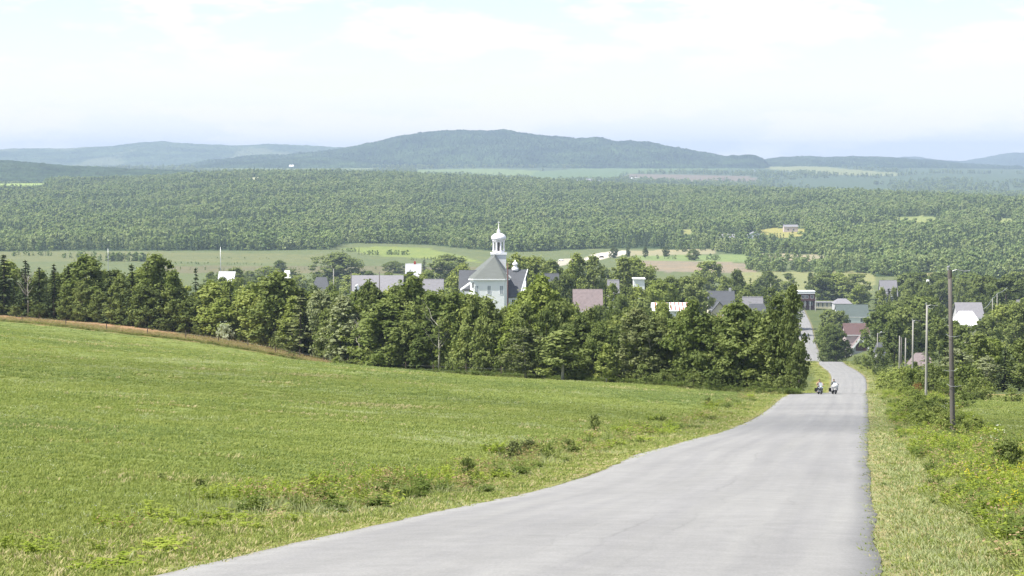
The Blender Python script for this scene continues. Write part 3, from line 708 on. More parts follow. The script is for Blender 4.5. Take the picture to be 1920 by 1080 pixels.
# picture column, rows behind the front (m), kind, top row, width in picture px, leaf, label
BELT = [
 (6, 4, 'spruce', 476, 60, 'spruce', "tall dark spruce at the left picture edge, standing highest over the brown grass strip"),
 (46, 3, 'spruce', 487, 44, 'spruce', "dark spruce second from the left edge, beside the bleached dead top"),
 (72, 5, 'spruce', 500, 38, 'spruce', "narrow dark spruce between the dead-topped spruce and the pair of spiky spruces"),
 (100, 3, 'spruce', 494, 44, 'spruce', "spiky dark spruce with rusty cones, left one of the pair before the first leafy tree"),
 (127, 4, 'spruce', 497, 42, 'spruce', "spiky dark spruce touching the left side of the first leafy tree"),
 (165, 8, 'oval', 483, 84, 'mid', "first leafy tree from the left, bushy green crown rising among dark spruces"),
 (205, 3, 'spruce', 506, 46, 'spruce', "dark spruce in front of the gap between the two leafy crowns at left"),
 (246, 4, 'spruce', 494, 50, 'spruce', "dark spruce with a broad skirt left of the bright leafy tree"),
 (292, 7, 'oval', 480, 88, 'mid', "bright leafy tree that tops the left half of the belt"),
 (326, 6, 'tall', 508, 56, 'mid', "leafy tree leaning on the right side of the bright tall crown"),
 (366, 16, 'spruce', 502, 32, 'spruce', "small pointed spruce standing just left of the white shed roof"),
 (352, 3, 'oval', 560, 52, 'dark', "dark shaded bushy tree below the small pointed spruce"),
 (396, 8, 'oval', 535, 74, 'light', "yellow-green leafy tree below the white shed roof"),
 (430, 11, 'spruce', 527, 30, 'spruce', "little black spruce poking up below the white shed roof"),
 (412, 2, 'oval', 562, 80, 'light', "low bright leafy tree directly above the pale flowering bush"),
 (468, 5, 'oval', 548, 76, 'light', "pale leafy tree just left of the big dark broadleaf"),
 (510, 4, 'oval', 513, 92, 'mid', "big dark-bottomed broadleaf tree with a wide crown, left of the olive pine"),
 (562, 1.5, 'pine', 553, 80, 'pine', "olive pine with flat tiered branches at the field corner"),
 (606, 5, 'oval', 548, 68, 'silver', "silvery leafy tree right of the olive pine"),
 (644, 3, 'tall', 558, 66, 'silver', "tall silver-leaved tree with pale lower branches beside the field corner"),
 (668, 12, 'spruce', 538, 38, 'spruce', "dark spruce peeping up below the long grey roof"),
 (695, 10, 'oval', 532, 60, 'dark', "dark leafy tree standing just below the long grey roof"),
 (728, 1, 'oval', 572, 98, 'mid', "broad drooping broadleaf in front, left of the bare dead tree"),
 (765, 7, 'tall', 521, 84, 'mid', "tallest leafy tree between the long grey roof and the church"),
 (806, 5, 'tall', 548, 60, 'mid', "tall leafy tree right behind the bare dead tree"),
 (846, 3, 'tall', 551, 56, 'mid', "slender leafy tree below the church's left wing"),
 (884, 2.5, 'tall', 555, 56, 'mid', "slender pale-stemmed tree under the white church wall"),
 (922, 3.5, 'tall', 562, 54, 'mid', "slender leafy tree below the utility pole at the church"),
 (912, 10, 'spruce', 552, 26, 'spruce', "small spruce tip in front of the white church wall"),
 (986, -5.5, 'birch', 617, 62, 'pine', "small olive birch standing alone in front of the belt, pale twin stems"),
 (1056, -6.5, 'young', 624, 78, 'mid', "small round tree standing forward on the field edge, right of the olive birch"),
 (1138, -4.5, 'young', 648, 46, 'light', "smallest tree on the field edge, conical and bright green"),
 (1010, 16, 'oval', 521, 86, 'light', "tall rounded yellow-green tree right of the church's right wing"),
 (955, 7, 'tall', 590, 52, 'light', "bright leafy tree directly behind the olive birch"),
 (1024, 7, 'oval', 588, 74, 'light', "bright leafy tree between the olive birch and the small round tree, farther back"),
 (1096, 4, 'oval', 598, 74, 'dark', "dark leafy tree in the shade right behind the small round tree"),
 (1112, 16, 'tall', 580, 56, 'dark', "dark leafy crown below the faded pink roof"),
 (1190, 2, 'birch', 580, 74, 'pine', "olive grey birch with a bare pale stem, right of the smallest tree"),
 (1226, 1.5, 'birch', 602, 72, 'pine', "olive grey birch with a drooping crown below the striped roof"),
 (1294, 3, 'oval', 567, 80, 'mid', "broad dark green tree below the right end of the striped roof"),
 (1262, 0.5, 'bush', 678, 56, 'mid', "low leafy bush at the foot of the broad dark green tree"),
 (1376, 1.5, 'oval', 571, 108, 'dark', "biggest dark broadleaf of the right end of the belt, below the gabled house"),
 (1440, 2, 'tall', 596, 68, 'mid', "leafy tree between the biggest dark broadleaf and the roadside poplars"),
 (1462, 2.5, 'tall', 556, 46, 'dark', "left one of the two tall poplars at the road end of the belt"),
 (1485, 2, 'tall', 538, 42, 'dark', "right one of the two tall poplars, its dark crown leaning over the road"),
 (1499, 0.5, 'oval', 642, 40, 'dark', "dark bushy tree at the roadside foot of the poplars"),
 (1332, 8, 'tall', 597, 62, 'mid', "leafy tree filling the gap left of the biggest dark broadleaf"),
 (1420, 9, 'oval', 588, 60, 'mid', "leafy tree half hidden behind the biggest dark broadleaf"),
]
for px, back, kind, top, wpx, leaf, lab in BELT:
    d = float(edge_t(px)) + back; X = px_x(px, d)
    H = max(float(drop(X, d)) - (top - 300.0) / F * d + 0.1, 1.6); W = wpx / F * d
    put_tree(NAME[kind], kind, X, d, H, W, leaf, lab, 'shrub' if kind == 'bush' else 'tree', 'trees in the belt along the mown field', RND)
# the ranks behind them
SECT = [(-260, 120, "under the spiky spruces at the far left", ('spruce', 'spruce', 'spruce', 'oval')), (120, 320, "around the bright leafy tree", ('spruce', 'oval', 'oval')),
        (320, 460, "below the white shed roof", ('oval', 'oval', 'tall', 'spruce')), (460, 620, "around the big broadleaf and the olive pine", ('oval', 'oval', 'tall', 'spruce')),
        (620, 740, "below the long grey roof", ('oval', 'tall', 'oval')), (740, 880, "between the bare dead tree and the church", ('oval', 'tall', 'oval')),
        (880, 1040, "between the olive birch and the church", ('oval', 'oval', 'round')), (1040, 1180, "below the faded pink roof", ('oval', 'oval', 'round')),
        (1180, 1320, "below the striped roof", ('oval', 'tall', 'oval')), (1320, 1500, "between the gabled house and the road", ('oval', 'tall', 'oval'))]
ADJ = {'mid': 'green', 'dark': 'deep green', 'light': 'yellow-green', 'spruce': 'blackish'}
KN = {'oval': 'oval leafy tree', 'tall': 'slim leafy tree', 'round': 'round leafy tree', 'spruce': 'pointed spruce'}
for a, b, where, kinds in SECT:
    x = a + 8.0
    while x < b:
        for row in range(3):
            px = x + RND.uniform(-12, 12)
            d = float(edge_t(px)) + 4.0 + row * 8.5 + RND.uniform(-2, 3)
            if px > 1440: d += 4
            X = px_x(px, d)
            top = float(np.interp(px, *_kd(SIL))) + RND.uniform(4, 30) + (20 if row == 0 else 0)
            H = min(max(float(drop(X, d)) - (top - 300.0) / F * d, 4.0), 15.0)
            kind = RND.choice(kinds)
            if px > 1425: continue
            if float(edge_t(px)) > 240 and float(road_xr(d) - road_w(d)) - X < 4.0: continue
            con = kind == 'spruce'
            leaf = 'spruce' if con else RND.choice(('mid', 'mid', 'dark', 'light') if px < 1180 else ('mid', 'dark', 'mid'))
            lb = f"{ADJ[leaf]} {KN[kind]}, {('front', 'middle', 'back')[row]} rank, {where}"
            put_tree(NAME[kind], kind, X, d, H, H * (RND.uniform(.34, .42) if con else RND.uniform(.42, .62)), leaf, lb, 'tree', lb, RND)
        x += 26.0
# ---- bare and pale ones
def bare_tree(name, px, d, H, label, seed, mat, spread=1.0, leafy=None):
    r = random.Random(seed); X = px_x(px, d)
    e = empty(name, (X, d, float(gz(X, d)) - .1), 0); tag(e, label, 'tree')
    mb = MB(); mb.tube([(0, 0, 0), (.1, 0, H * .35), (.0, .1, H * .62), (.15, 0, H * .8)], [.17, .13, .09, .05], 7)
    mb.build("trunk", mat, e, True)
    for k in range(11):
        b = MB(); z0 = H * r.uniform(.38, .75); a = r.uniform(0, 6.28); L = H * r.uniform(.16, .34) * spread
        p = [Vector((.06, .04, z0))]
        for q in range(1, 5):
            p.append(Vector((math.cos(a) * L * q / 4 * .8 + r.uniform(-.12, .12), math.sin(a) * L * q / 4 * .8 + r.uniform(-.12, .12), z0 + L * (q / 4)**1.2 * r.uniform(.8, 1.2))))
        b.tube(p, [.06, .05, .035, .025, .01], 5)
        for q in range(4):
            s0 = p[1 + q % 4]; a2 = a + r.uniform(-1.2, 1.2)
            b.tube([s0, s0 + Vector((math.cos(a2) * .5, math.sin(a2) * .5, .5)) * r.uniform(.6, 1.4)], [.025, .008], 4)
        b.build("branch", mat, e)
    return e
bare_tree("dead_tree", 822, float(edge_t(822)) - .3, 9.0, "bare dead tree with pale forked branches standing in front of the dark belt", 4, M_BARKPALE)
bare_tree("dead_tree", 50, float(edge_t(50)) + 2.0, 10.0, "bleached dead tree showing pale branches among the spruces at the far left", 8, M_BARKPALE, .8)
bare_tree("dead_tree", 672, float(edge_t(672)) + .5, 8.0, "grey leafless sapling with thin stems just right of the silver-leaved tree", 12, M_BARKPALE, .7)
X, d = px_x(420, float(edge_t(420)) - 2), float(edge_t(420)) - 2
put_tree("flowering_bush", 'bush', X, d, 3.0, 2.5, 'white', "pale flowering bush glowing against the dark shade above the brown grass", 'shrub')

# undergrowth along the foot of the belt
def near_name(px):
    l = min(BELT, key=lambda b: abs(b[0] - px))[6]
    for cut in (',', ' standing', ' below', ' beside', ' in front', ' in the', ' between', ' of the right', ' with', ' directly', ' at the', ' under', ' rising', ' behind', ' second', ' that', ' leaning', ' right', ' left', ' filling', ' poking', ' peeping', ' touching', ' half'):
        l = l.split(cut)[0]
    return ' '.join(l.split()[:7])
ADJ.update({'silver': 'greyish', 'pine': 'olive'})
put_bush = lambda px, d, H, W, leaf, lab, grp=None, name='shrub': put_tree(name, 'bush', px_x(px, d), d, H, W, leaf, lab, 'shrub', grp, RND, .12)
for px in list(range(620, 700, 16)):
    put_bush(px + RND.uniform(-5, 5), float(edge_t(px)) - 1.5 - RND.uniform(0, 2), RND.uniform(1.0, 1.9), RND.uniform(2, 3.2), RND.choice(('light', 'silver', 'mid')), "weedy green bush in the row at the field corner under the silver-leaved tree", "bushes at the field corner under the silver-leaved tree")
put_bush(551, float(edge_g(551)) + 2, 1.1, 2.6, 'dark', "low dark bush on the brown grass in front of the olive pine")
for px in range(1180, 1490, 26):
    put_bush(px + RND.uniform(-9, 9), float(edge_t(px)) - 1.0 + RND.uniform(-.8, 1), RND.uniform(1.4, 2.8), RND.uniform(2.2, 3.6), RND.choice(('mid', 'dark', 'mid')), "leafy undergrowth bush at the foot of the " + near_name(px), "undergrowth bushes along the foot of the belt")
for px in list(range(-40, 560, 38)) + list(range(700, 980, 30)):
    put_bush(px + RND.uniform(-9, 9), float(edge_t(px)) + 1.0 + RND.uniform(-.6, 1), RND.uniform(1.6, 3.2), RND.uniform(2.4, 4.0), RND.choice(('dark', 'dark', 'mid')), "shaded undergrowth bush under the " + near_name(px), "shaded undergrowth bushes in the belt")
# ------------------------------------------------------------------ masses nobody could count: one object each, instanced
PROTOCOL = {}
def proto_collection(key, meshes):
    """source meshes kept outside the scene, picked from by the scatterers"""
    c = bpy.data.collections.new(key)
    for i, (nm, me) in enumerate(meshes):
        o = bpy.data.objects.new(f"{nm}", me); o.name = f"{nm}.{i + 1:03d}"; c.objects.link(o)
    PROTOCOL[key] = c; return c

def scatter(name, key, P, scl, rot, pick, label=None, kind='stuff', parent=None):
    n = len(P)
    me = bpy.data.meshes.new(name); me.vertices.add(n); me.vertices.foreach_set("co", np.asarray(P, np.float32).ravel())
    for nm, typ, val, fld in (("scl", 'FLOAT_VECTOR', scl, "vector"), ("rot", 'FLOAT_VECTOR', rot, "vector"), ("pick", 'INT', pick, "value")):
        a = me.attributes.new(nm, typ, 'POINT'); a.data.foreach_set(fld, np.asarray(val, np.int32 if typ == 'INT' else np.float32).ravel())
    o = ob(name, me, parent); tag(o, label, kind=kind)
    g = bpy.data.node_groups.new(name + "_nodes", 'GeometryNodeTree')
    g.interface.new_socket("Geometry", in_out='INPUT', socket_type='NodeSocketGeometry')
    g.interface.new_socket("Geometry", in_out='OUTPUT', socket_type='NodeSocketGeometry')
    N = g.nodes; L = g.links
    gi = N.new('NodeGroupInput'); go = N.new('NodeGroupOutput'); ip = N.new('GeometryNodeInstanceOnPoints')
    ci = N.new('GeometryNodeCollectionInfo'); ci.inputs['Collection'].default_value = PROTOCOL[key]
    ci.inputs['Separate Children'].default_value = True; ci.inputs['Reset Children'].default_value = True
    def att(nm, typ):
        a = N.new('GeometryNodeInputNamedAttribute'); a.data_type = typ; a.inputs['Name'].default_value = nm; return a.outputs['Attribute']
    L.new(gi.outputs[0], ip.inputs['Points']); L.new(ci.outputs[0], ip.inputs['Instance'])
    ip.inputs['Pick Instance'].default_value = True
    L.new(att("pick", 'INT'), ip.inputs['Instance Index'])
    er = N.new('FunctionNodeEulerToRotation'); L.new(att("rot", 'FLOAT_VECTOR'), er.inputs[0]); L.new(er.outputs[0], ip.inputs['Rotation'])
    L.new(att("scl", 'FLOAT_VECTOR'), ip.inputs['Scale']); L.new(ip.outputs[0], go.inputs[0])
    md = o.modifiers.new("scatter", 'NODES'); md.node_group = g
    return o

def far_tree(seed, con, mt='far'):
    r = np.random.default_rng(seed)
    if con:
        me, cc, _ = conifer(seed, 10, 2.1, .05, .62, 12, 6, .35)
    else:
        me, cc, _ = broadleaf(seed, 10, 3.9, .06, ('oval', 'round', 'tall')[seed % 3], 20, 15, .70)
    me.materials.append(M_LEAF['fardark' if con else mt]); return me
proto_collection("far_trees", [("leafy_tree", far_tree(900 + i, False)) for i in range(6)] + [("needle_tree", far_tree(950 + i, True)) for i in range(4)] + [("pale_tree", far_tree(920 + i, False, 'farlight')) for i in range(4)])

rf = np.random.default_rng(17)
def forest_points(d0, d1, pa, pb, sp, seed, conshare, hmin, hmax, cond=None):
    r = np.random.default_rng(seed)
    P = []
    d = d0
    while d < d1:
        s = sp(d); xa, xb = px_x(pa, d), px_x(pb, d); n = int((xb - xa) / s)
        X = np.linspace(xa, xb, n) + r.uniform(-s * .55, s * .55, n); D = d + r.uniform(-s * .5, s * .5, n)
        P.append(np.stack([X, D], 1)); d += s * .95
    P = np.concatenate(P); X, D = P[:, 0], P[:, 1]
    h = drop(X, D); px = 960 + F * X / D; py = 300 + F * h / D
    keep = (D > forest_d(px) + waves(X, D, 60) * 8) & (px > pa) & (px < pb)
    for poly, a, b in CLEAR:
        # the clearing itself and a little in front of it stay open
        for q in (0.0, 0.5, 1.0): keep &= ~(in_poly(px, py - q * 10.5 / D * F, poly) & (D > a - 260) & (D < b))
    if cond is not None: keep &= cond(px, py, D)
    X, D, h, px = X[keep], D[keep], h[keep], px[keep]; n = len(X)
    cl = waves(X, D, 210) + .7 * waves(X + 99, D - 300, 70) + r.normal(0, .4, n)
    con = cl > np.quantile(cl, 1 - conshare)
    dens = waves(X - 50, D, 120)
    hh = r.uniform(hmin, hmax, n) * (1 + .12 * dens)
    w_ = np.where(con, r.uniform(.85, 1.15, n), r.uniform(.85, 1.35, n)) * hh
    scl = np.stack([w_, w_, hh * np.where(con, 1.15, 1.0)], 1) / 10.0
    rot = np.stack([np.zeros(n), np.zeros(n), r.uniform(0, 6.28, n)], 1)
    pale = waves(X + 500, D, 160) + .6 * waves(X, D + 70, 60) + r.normal(0, .3, n) > .45
    pick = np.where(con, 6 + r.integers(0, 4, n), np.where(pale, 10 + r.integers(0, 4, n), r.integers(0, 6, n)))
    scl *= r.uniform(.70, 1.18, (n, 1))
    # leafy ones come first in the collection (alphabetical order)
    return np.stack([X, D, 2.0 - h - .3], 1), scl, rot, pick

CLEAR += [([(1342, 440), (1386, 440), (1386, 446), (1342, 446)], 1800, 3400), ([(1398, 436), (1430, 436), (1430, 444), (1398, 444)], 1800, 3400), ([(1466, 423), (1500, 423), (1500, 436), (1466, 436)], 1800, 3400), ([(1294, 441), (1306, 441), (1306, 448), (1294, 448)], 1800, 3400)]
P, s, ro, pk = forest_points(1560, 4750, -420, 2150, lambda d: 7.2 + (d - 1600) * .0012, 1, .30, 8.5, 13.5)
scatter("forest", "far_trees", P, s, ro, pk, "mixed forest covering the long slope beyond the valley fields")
n_forest = len(P)
# woods and hedges on the plain below the mountain, and the wood on the rise at left
r = np.random.default_rng(3); n = 26000
px = r.uniform(-300, 2100, n); D = 5100 + (9300 - 5100) * r.uniform(0, 1, n)**1.3; X = px_x(px, D)
k = (waves(X, D * .5, 700) + .7 * waves(X + 300, D, 260) > .1) & (px < 2100)
for poly, _c in FAR_FIELDS: k &= ~in_poly(px, 300 + F * drop(X, D) / D, poly)
X, D = X[k], D[k]; n = len(X); hh = r.uniform(10, 15, n); w_ = hh * r.uniform(1.0, 1.9, n)
scatter("far_woods", "far_trees", np.stack([X, D, gz(X, D) - .5], 1), np.stack([w_, w_, hh], 1) / 10, np.stack([0 * hh, 0 * hh, r.uniform(0, 6.28, n)], 1), np.where(r.uniform(size=n) < .45, 6 + r.integers(0, 4, n), r.integers(0, 6, n)), "woods and hedges spread over the far plain below the mountain")
# copses in the valley: clump by clump, still one mass
r = np.random.default_rng(23); Q = []
def clump(px, py, wpx, n, hmin, hmax, con=.3, deep=14, d0=1300, d1=2400):
    X, d = ground_at(px, py, d0, d1)
    for _ in range(n):
        x = X + r.uniform(-.5, .5) * wpx / F * d; D = d + r.uniform(0, deep)
        Q.append((x, D, r.uniform(hmin, hmax), r.uniform() < con))
for args in [(1505, 511, 180, 120, 6, 10, .3, 60), (1445, 492, 60, 16, 6, 11, .3), (1428, 500, 28, 12, 7, 11, .8), (1500, 489, 120, 24, 4, 7, .3), (690, 478, 40, 14, 2.5, 4.5), (745, 478, 50, 18, 2.5, 5), (800, 488, 60, 14, 2, 3),
             (655, 472, 40, 12, 2.5, 5), (225, 490, 90, 40, 4, 8, .2), (150, 484, 80, 20, 3, 6, .2), (60, 480, 80, 14, 3, 5, .2), (1345, 488, 40, 8, 3, 6), (1255, 486, 60, 8, 2, 4), (1330, 470, 60, 14, 4, 8), (1280, 472, 30, 8, 4, 8),
             (1640, 512, 90, 40, 6, 10, .3), (1560, 522, 50, 16, 5, 9, .3), (420, 496, 200, 26, 1, 2.2), (560, 506, 160, 20, 1, 2.2), (330, 506, 200, 24, 1, 2.4), (760, 505, 160, 14, 1, 2.2), (500, 486, 300, 20, .8, 1.8)]:
    clump(*args)
Q = np.array(Q, float); n = len(Q); h = drop(Q[:, 0], Q[:, 1])
w_ = Q[:, 2] * r.uniform(.9, 1.4, n)
scatter("valley_copses", "far_trees", np.stack([Q[:, 0], Q[:, 1], 2 - h - .2], 1), np.stack([w_, w_, Q[:, 2]], 1) / 10, np.stack([0 * w_, 0 * w_, r.uniform(0, 6.28, n)], 1),
        np.where(Q[:, 3] > .5, 6 + r.integers(0, 4, n), r.integers(0, 6, n)), "low copses and bushes dotted over the valley fields")
# trees shading the floor of the belt, deep behind its front ranks
r = np.random.default_rng(29); px = r.uniform(-250, 1430, 420); dd_ = edge_t(px) + r.uniform(14, 46, 420); X = px_x(px, dd_)
hh = r.uniform(4.5, 7.5, 420)
scatter("thicket", "far_trees", np.stack([X, dd_, gz(X, dd_) - .3], 1), np.stack([hh * .95, hh * .95, hh], 1) / 10, np.stack([0 * hh, 0 * hh, r.uniform(0, 6.28, 420)], 1), r.integers(0, 6, 420), "dark thicket filling the belt behind its front trees")

# ------------------------------------------------------------------ trees of the village and of the right side, one by one
GF = "trees in front of single houses"
def tree_top(px, top, wpx, H, kind, leaf, label, group, d=None, d0=300):
    if d is None: d = stand(px, top, H, d0)
    X = px_x(px, d); H = float(drop(X, d)) - (top - 300.0) / F * d + .1
    if H > 22 and group != GF:
        d = max(d, stand(px, top, 19)); X = px_x(px, d); H = float(drop(X, d)) - (top - 300.0) / F * d + .1
    H = min(max(H, 2.0), 23.0)
    return put_tree(NAME[kind], kind, X, d, H, min(wpx / F * d, H * 1.3), leaf, label, 'shrub' if kind == 'bush' else 'tree', group, RND)
GV = "trees among the village houses"
VIL = [
 (628, 475, 84, 15, 'round', 'mid', "big round tree standing alone in the valley behind the white flat house", 1120),
 (504, 500, 36, 9, 'round', 'light', "small round tree at the village edge left of the big round tree", None),
 (440, 505, 54, 9, 'round', 'light', "pale round tree right of the white shed roof", None),
 (470, 508, 50, 9, 'oval', 'mid', "green tree between the two pale round trees at the village's left edge", None),
 (525, 488, 26, 11, 'oval', 'mid', "slim tree behind the small white car roof at left", None),
 (545, 505, 50, 9, 'round', 'mid', "low round tree left of the white flat house", None),
 (795, 487, 22, 12, 'spruce', 'spruce', "dark spruce right of the white house with the red chimney", None),
 (742, 490, 40, 9, 'round', 'mid', "rounded tree left of the white house with the red chimney", None),
 (838, 480, 66, 12, 'round', 'mid', "broad tree left of the church's grey wing", 1350),
 (872, 498, 40, 8, 'round', 'light', "low yellow-green tree touching the left wing roof of the church", 760),
 (690, 508, 30, 8, 'oval', 'mid', "small green tree behind the long grey roof", None),
 (972, 478, 46, 13, 'oval', 'light', "slim pale tree directly right of the church lantern", 760),
 (1000, 484, 66, 13, 'round', 'light', "broad pale tree behind the church's right wing", 780),
 (1030, 490, 48, 12, 'oval', 'mid', "leafy tree above the small grey house right of the church", 800),
 (1056, 516, 40, 12, 'round', 'dark', "dark round tree beside the small grey house", 640),
 (1082, 478, 54, 16, 'oval', 'light', "tall pale tree above the faded pink roof", 740),
 (1112, 482, 52, 16, 'oval', 'mid', "tall green tree right of the pale tree above the faded pink roof", 740),
 (1136, 532, 22, 12, 'spruce', 'spruce', "pointed spruce standing at the right end of the faded pink roof", 600),
 (1165, 484, 58, 16, 'oval', 'mid', "tall leafy tree with dark left side above the village middle", 780),
 (1196, 486, 56, 15, 'round', 'light', "yellow-green rounded tree top above the little white wall", 800),
 (1180, 540, 46, 9, 'round', 'dark', "dark low tree in front of the little white wall", 620),
 (1216, 505, 48, 12, 'oval', 'mid', "leafy tree right of the little white wall", 780),
 (1236, 528, 56, 11, 'round', 'light', "bright tree above the striped roof", 640),
 (1164, 556, 44, 9, 'round', 'mid', "grey-green tree between the pink roof and the striped roof", 520),
 (1205, 560, 50, 8, 'round', 'mid', "low grey-green tree left of the striped roof", 520),
 (1262, 520, 48, 12, 'oval', 'mid', "leafy tree right above the striped roof", 720),
 (1300, 520, 74, 13, 'round', 'mid', "large leafy tree left of the dark gabled roof", 720),
 (1328, 490, 46, 13, 'round', 'light', "yellow-green tree top in front of the brown field", 960),
 (1358, 515, 30, 12, 'spruce', 'mid', "dark conical tree behind the dark gabled roof", 940),
 (1382, 508, 44, 13, 'oval', 'dark', "dark leafy tree behind the dark gabled roof", 940),
 (1408, 520, 26, 10, 'spruce', 'mid', "small conical tree right of the dark gabled roof", 920),
 (1398, 548, 46, 9, 'round', 'mid', "round green tree touching the gabled house on the right", 760),
 (1440, 510, 44, 11, 'round', 'dark', "dark round tree standing before the yellow-green field", 1020),
 (1425, 525, 26, 9, 'oval', 'light', "small bright tree left of the dark round tree before the field", None),
 (1434, 545, 30, 8, 'oval', 'dark', "small dark tree above the low grey roofs", 820),
 (1480, 512, 24, 8, 'oval', 'mid', "thin tree before the yellow-green field, left of the brown house", None),
 (1470, 528, 36, 9, 'round', 'light', "pale low tree left of the brown house", None),
 (1450, 540, 34, 12, 'tall', 'dark', "dark poplar left of the brown house, leaning over low grey roofs", 640),
 (1520, 512, 20, 8, 'oval', 'dark', "dark bush-like tree in the field behind the brown house", 1360),
 (1545, 512, 44, 11, 'round', 'mid', "dusky tree right behind the brown house", 1330),
 (1576, 514, 54, 14, 'round', 'light', "big yellow-green tree behind the green-roofed house, on the left", 1330),
 (1606, 514, 50, 14, 'round', 'mid', "big tree behind the green-roofed house, on the right", 1320),
 (1610, 535, 44, 11, 'oval', 'light', "bright tree rising right over the green roof", 1210),
 (1644, 545, 26, 13, 'spruce', 'spruce', "dark spruce right of the green-roofed house", 1000),
 (1560, 582, 42, 9, 'round', 'mid', "round roadside tree left of the green-roofed house", 960),
 (1573, 584, 36, 9, 'round', 'mid', "round tree overlapping the green-roofed house on its left", 940),
 (1560, 610, 40, 9, 'round', 'mid', "roadside tree casting a shadow on the grass below the village street", 800),
 (1570, 618, 40, 8.5, 'round', 'dark', "dark round tree left of the red-roofed house", 760),
 (1150, 464, 12, 9, 'round', 'dark', "little dark tree by the pale gravel road, left one", None),
 (1178, 464, 10, 8, 'round', 'dark', "little dark tree by the pale gravel road, right one", None),
 (1211, 462, 12, 10, 'oval', 'dark', "slim dark tree at the tan field right of the gravel road", None),
 (1249, 462, 12, 9, 'round', 'dark', "dark round little tree in the middle of the tan field", None),
 (1300, 468, 22, 9, 'round', 'mid', "roundish tree at the right end of the tan field", None),
]
for px, top, wpx, H, kind, leaf, lab, d in VIL:
    tree_top(px, top, wpx, H, kind, leaf, lab, GV, d, 420)
# fill between the houses (left of the road)
FILL = [(400, 560, 528, "tree behind the belt, left of the white flat house"), (560, 900, 548, "tree behind the belt between white flat house and church"), (1010, 1300, 573, "tree in the rank between the belt and the pink-roofed house"), (1290, 1480, 590, "tree in the rank between the belt and the gabled house")]
for a, b, top, lab in FILL:
    x = a
    while x < b:
        px = x + RND.uniform(-8, 8); t_ = top + RND.uniform(-4, 16)
        kind = RND.choice(('round', 'oval', 'round')); lf = RND.choice(('mid', 'light', 'dark'))
        lb = f"{ADJ[lf]} {lab}"
        tree_top(px, t_, RND.uniform(40, 58), RND.uniform(7.5, 10), kind, lf, lb, lb, stand(px, t_, 9, 380, near=True))
        x += 34
FILL2 = [(950, 1290, 492, 1300, "tree in the tall row behind the middle of the village"), (1290, 1480, 520, 1150, "tree in the row behind the dark gabled roof"), (1040, 1300, 522, 860, "tree among the middle houses of the village"),
         (390, 590, 508, 1150, "tree in the loose row at the left edge of the village"), (590, 900, 513, 1120, "tree in the loose row behind the long grey hall"), (1300, 1490, 542, 900, "tree in the row left of the brown house")]
for a, b, top, dist, lab in FILL2:
    x = a
    while x < b:
        px = x + RND.uniform(-10, 10); lf = RND.choice(('mid', 'light', 'dark', 'mid')); lb = f"{ADJ[lf]} {lab}"
        d = dist + RND.uniform(-60, 60)
        if not (top < 500 and 1215 < px < 1300): tree_top(px, top + RND.uniform(-8, 14), RND.uniform(30, 50) * 900 / max(d, 500), 10, RND.choice(('round', 'oval')), lf, lb, lb, d)
        x += RND.uniform(24, 44)
# trees hiding the lower part of single houses
for px, top, wpx, dist, lab in [(415, 523, 40, 640, "leafy tree hiding the lower half of the white-roofed shed"), (445, 522, 36, 660, "leafy tree right of the white-roofed shed"), (588, 537, 34, 560, "tree hiding the left corner of the flat-roofed white house"), (618, 535, 36, 570, "tree at the right corner of the white house below the big round tree"),
    (768, 511, 34, 700, "tree hiding the lower front of the white house with the red chimney"), (790, 514, 30, 690, "tree at the right foot of the white house with the red chimney"), (806, 548, 34, 520, "tree hiding the lower part of the pale cottage left of the church"), (1198, 540, 40, 540, "dark tree below the small white house front"),
    (1034, 529, 36, 620, "tree below the small grey-roofed house right of the church"), (1150, 533, 30, 600, "tree below the hidden white house corner"), (1741, 529, 20, 1000, "tree below the white house speck at right"), (1656, 541, 26, 960, "tree below the pale bluish roof"), (1678, 541, 24, 980, "second tree below the pale bluish roof, on the right"),
    (1124, 575, 36, 470, "tree hiding the porch of the pink-roofed house"), (1070, 572, 34, 470, "tree at the left end of the pink-roofed house"), (1236, 588, 36, 400, "tree just below the striped barn"), (1286, 582, 30, 420, "tree at the right end of the striped barn"), (1338, 596, 40, 480, "tree below the cream gabled house"),
    (1796, 604, 36, 520, "tree below the brilliant white roof, on the left"), (1844, 604, 34, 520, "tree below the brilliant white roof, on the right"), (1905, 572, 30, 560, "tree below the small white wall at the right edge"), (1653, 653, 26, 545, "leafy bush tree below the small grey shed at the street lamp"), (682, 538, 30, 520, "tree at the right side of the small garage")]:
    tree_top(px, top, wpx, 9, RND.choice(('round', 'oval')), RND.choice(('mid', 'light', 'dark')), lab, GF, dist)
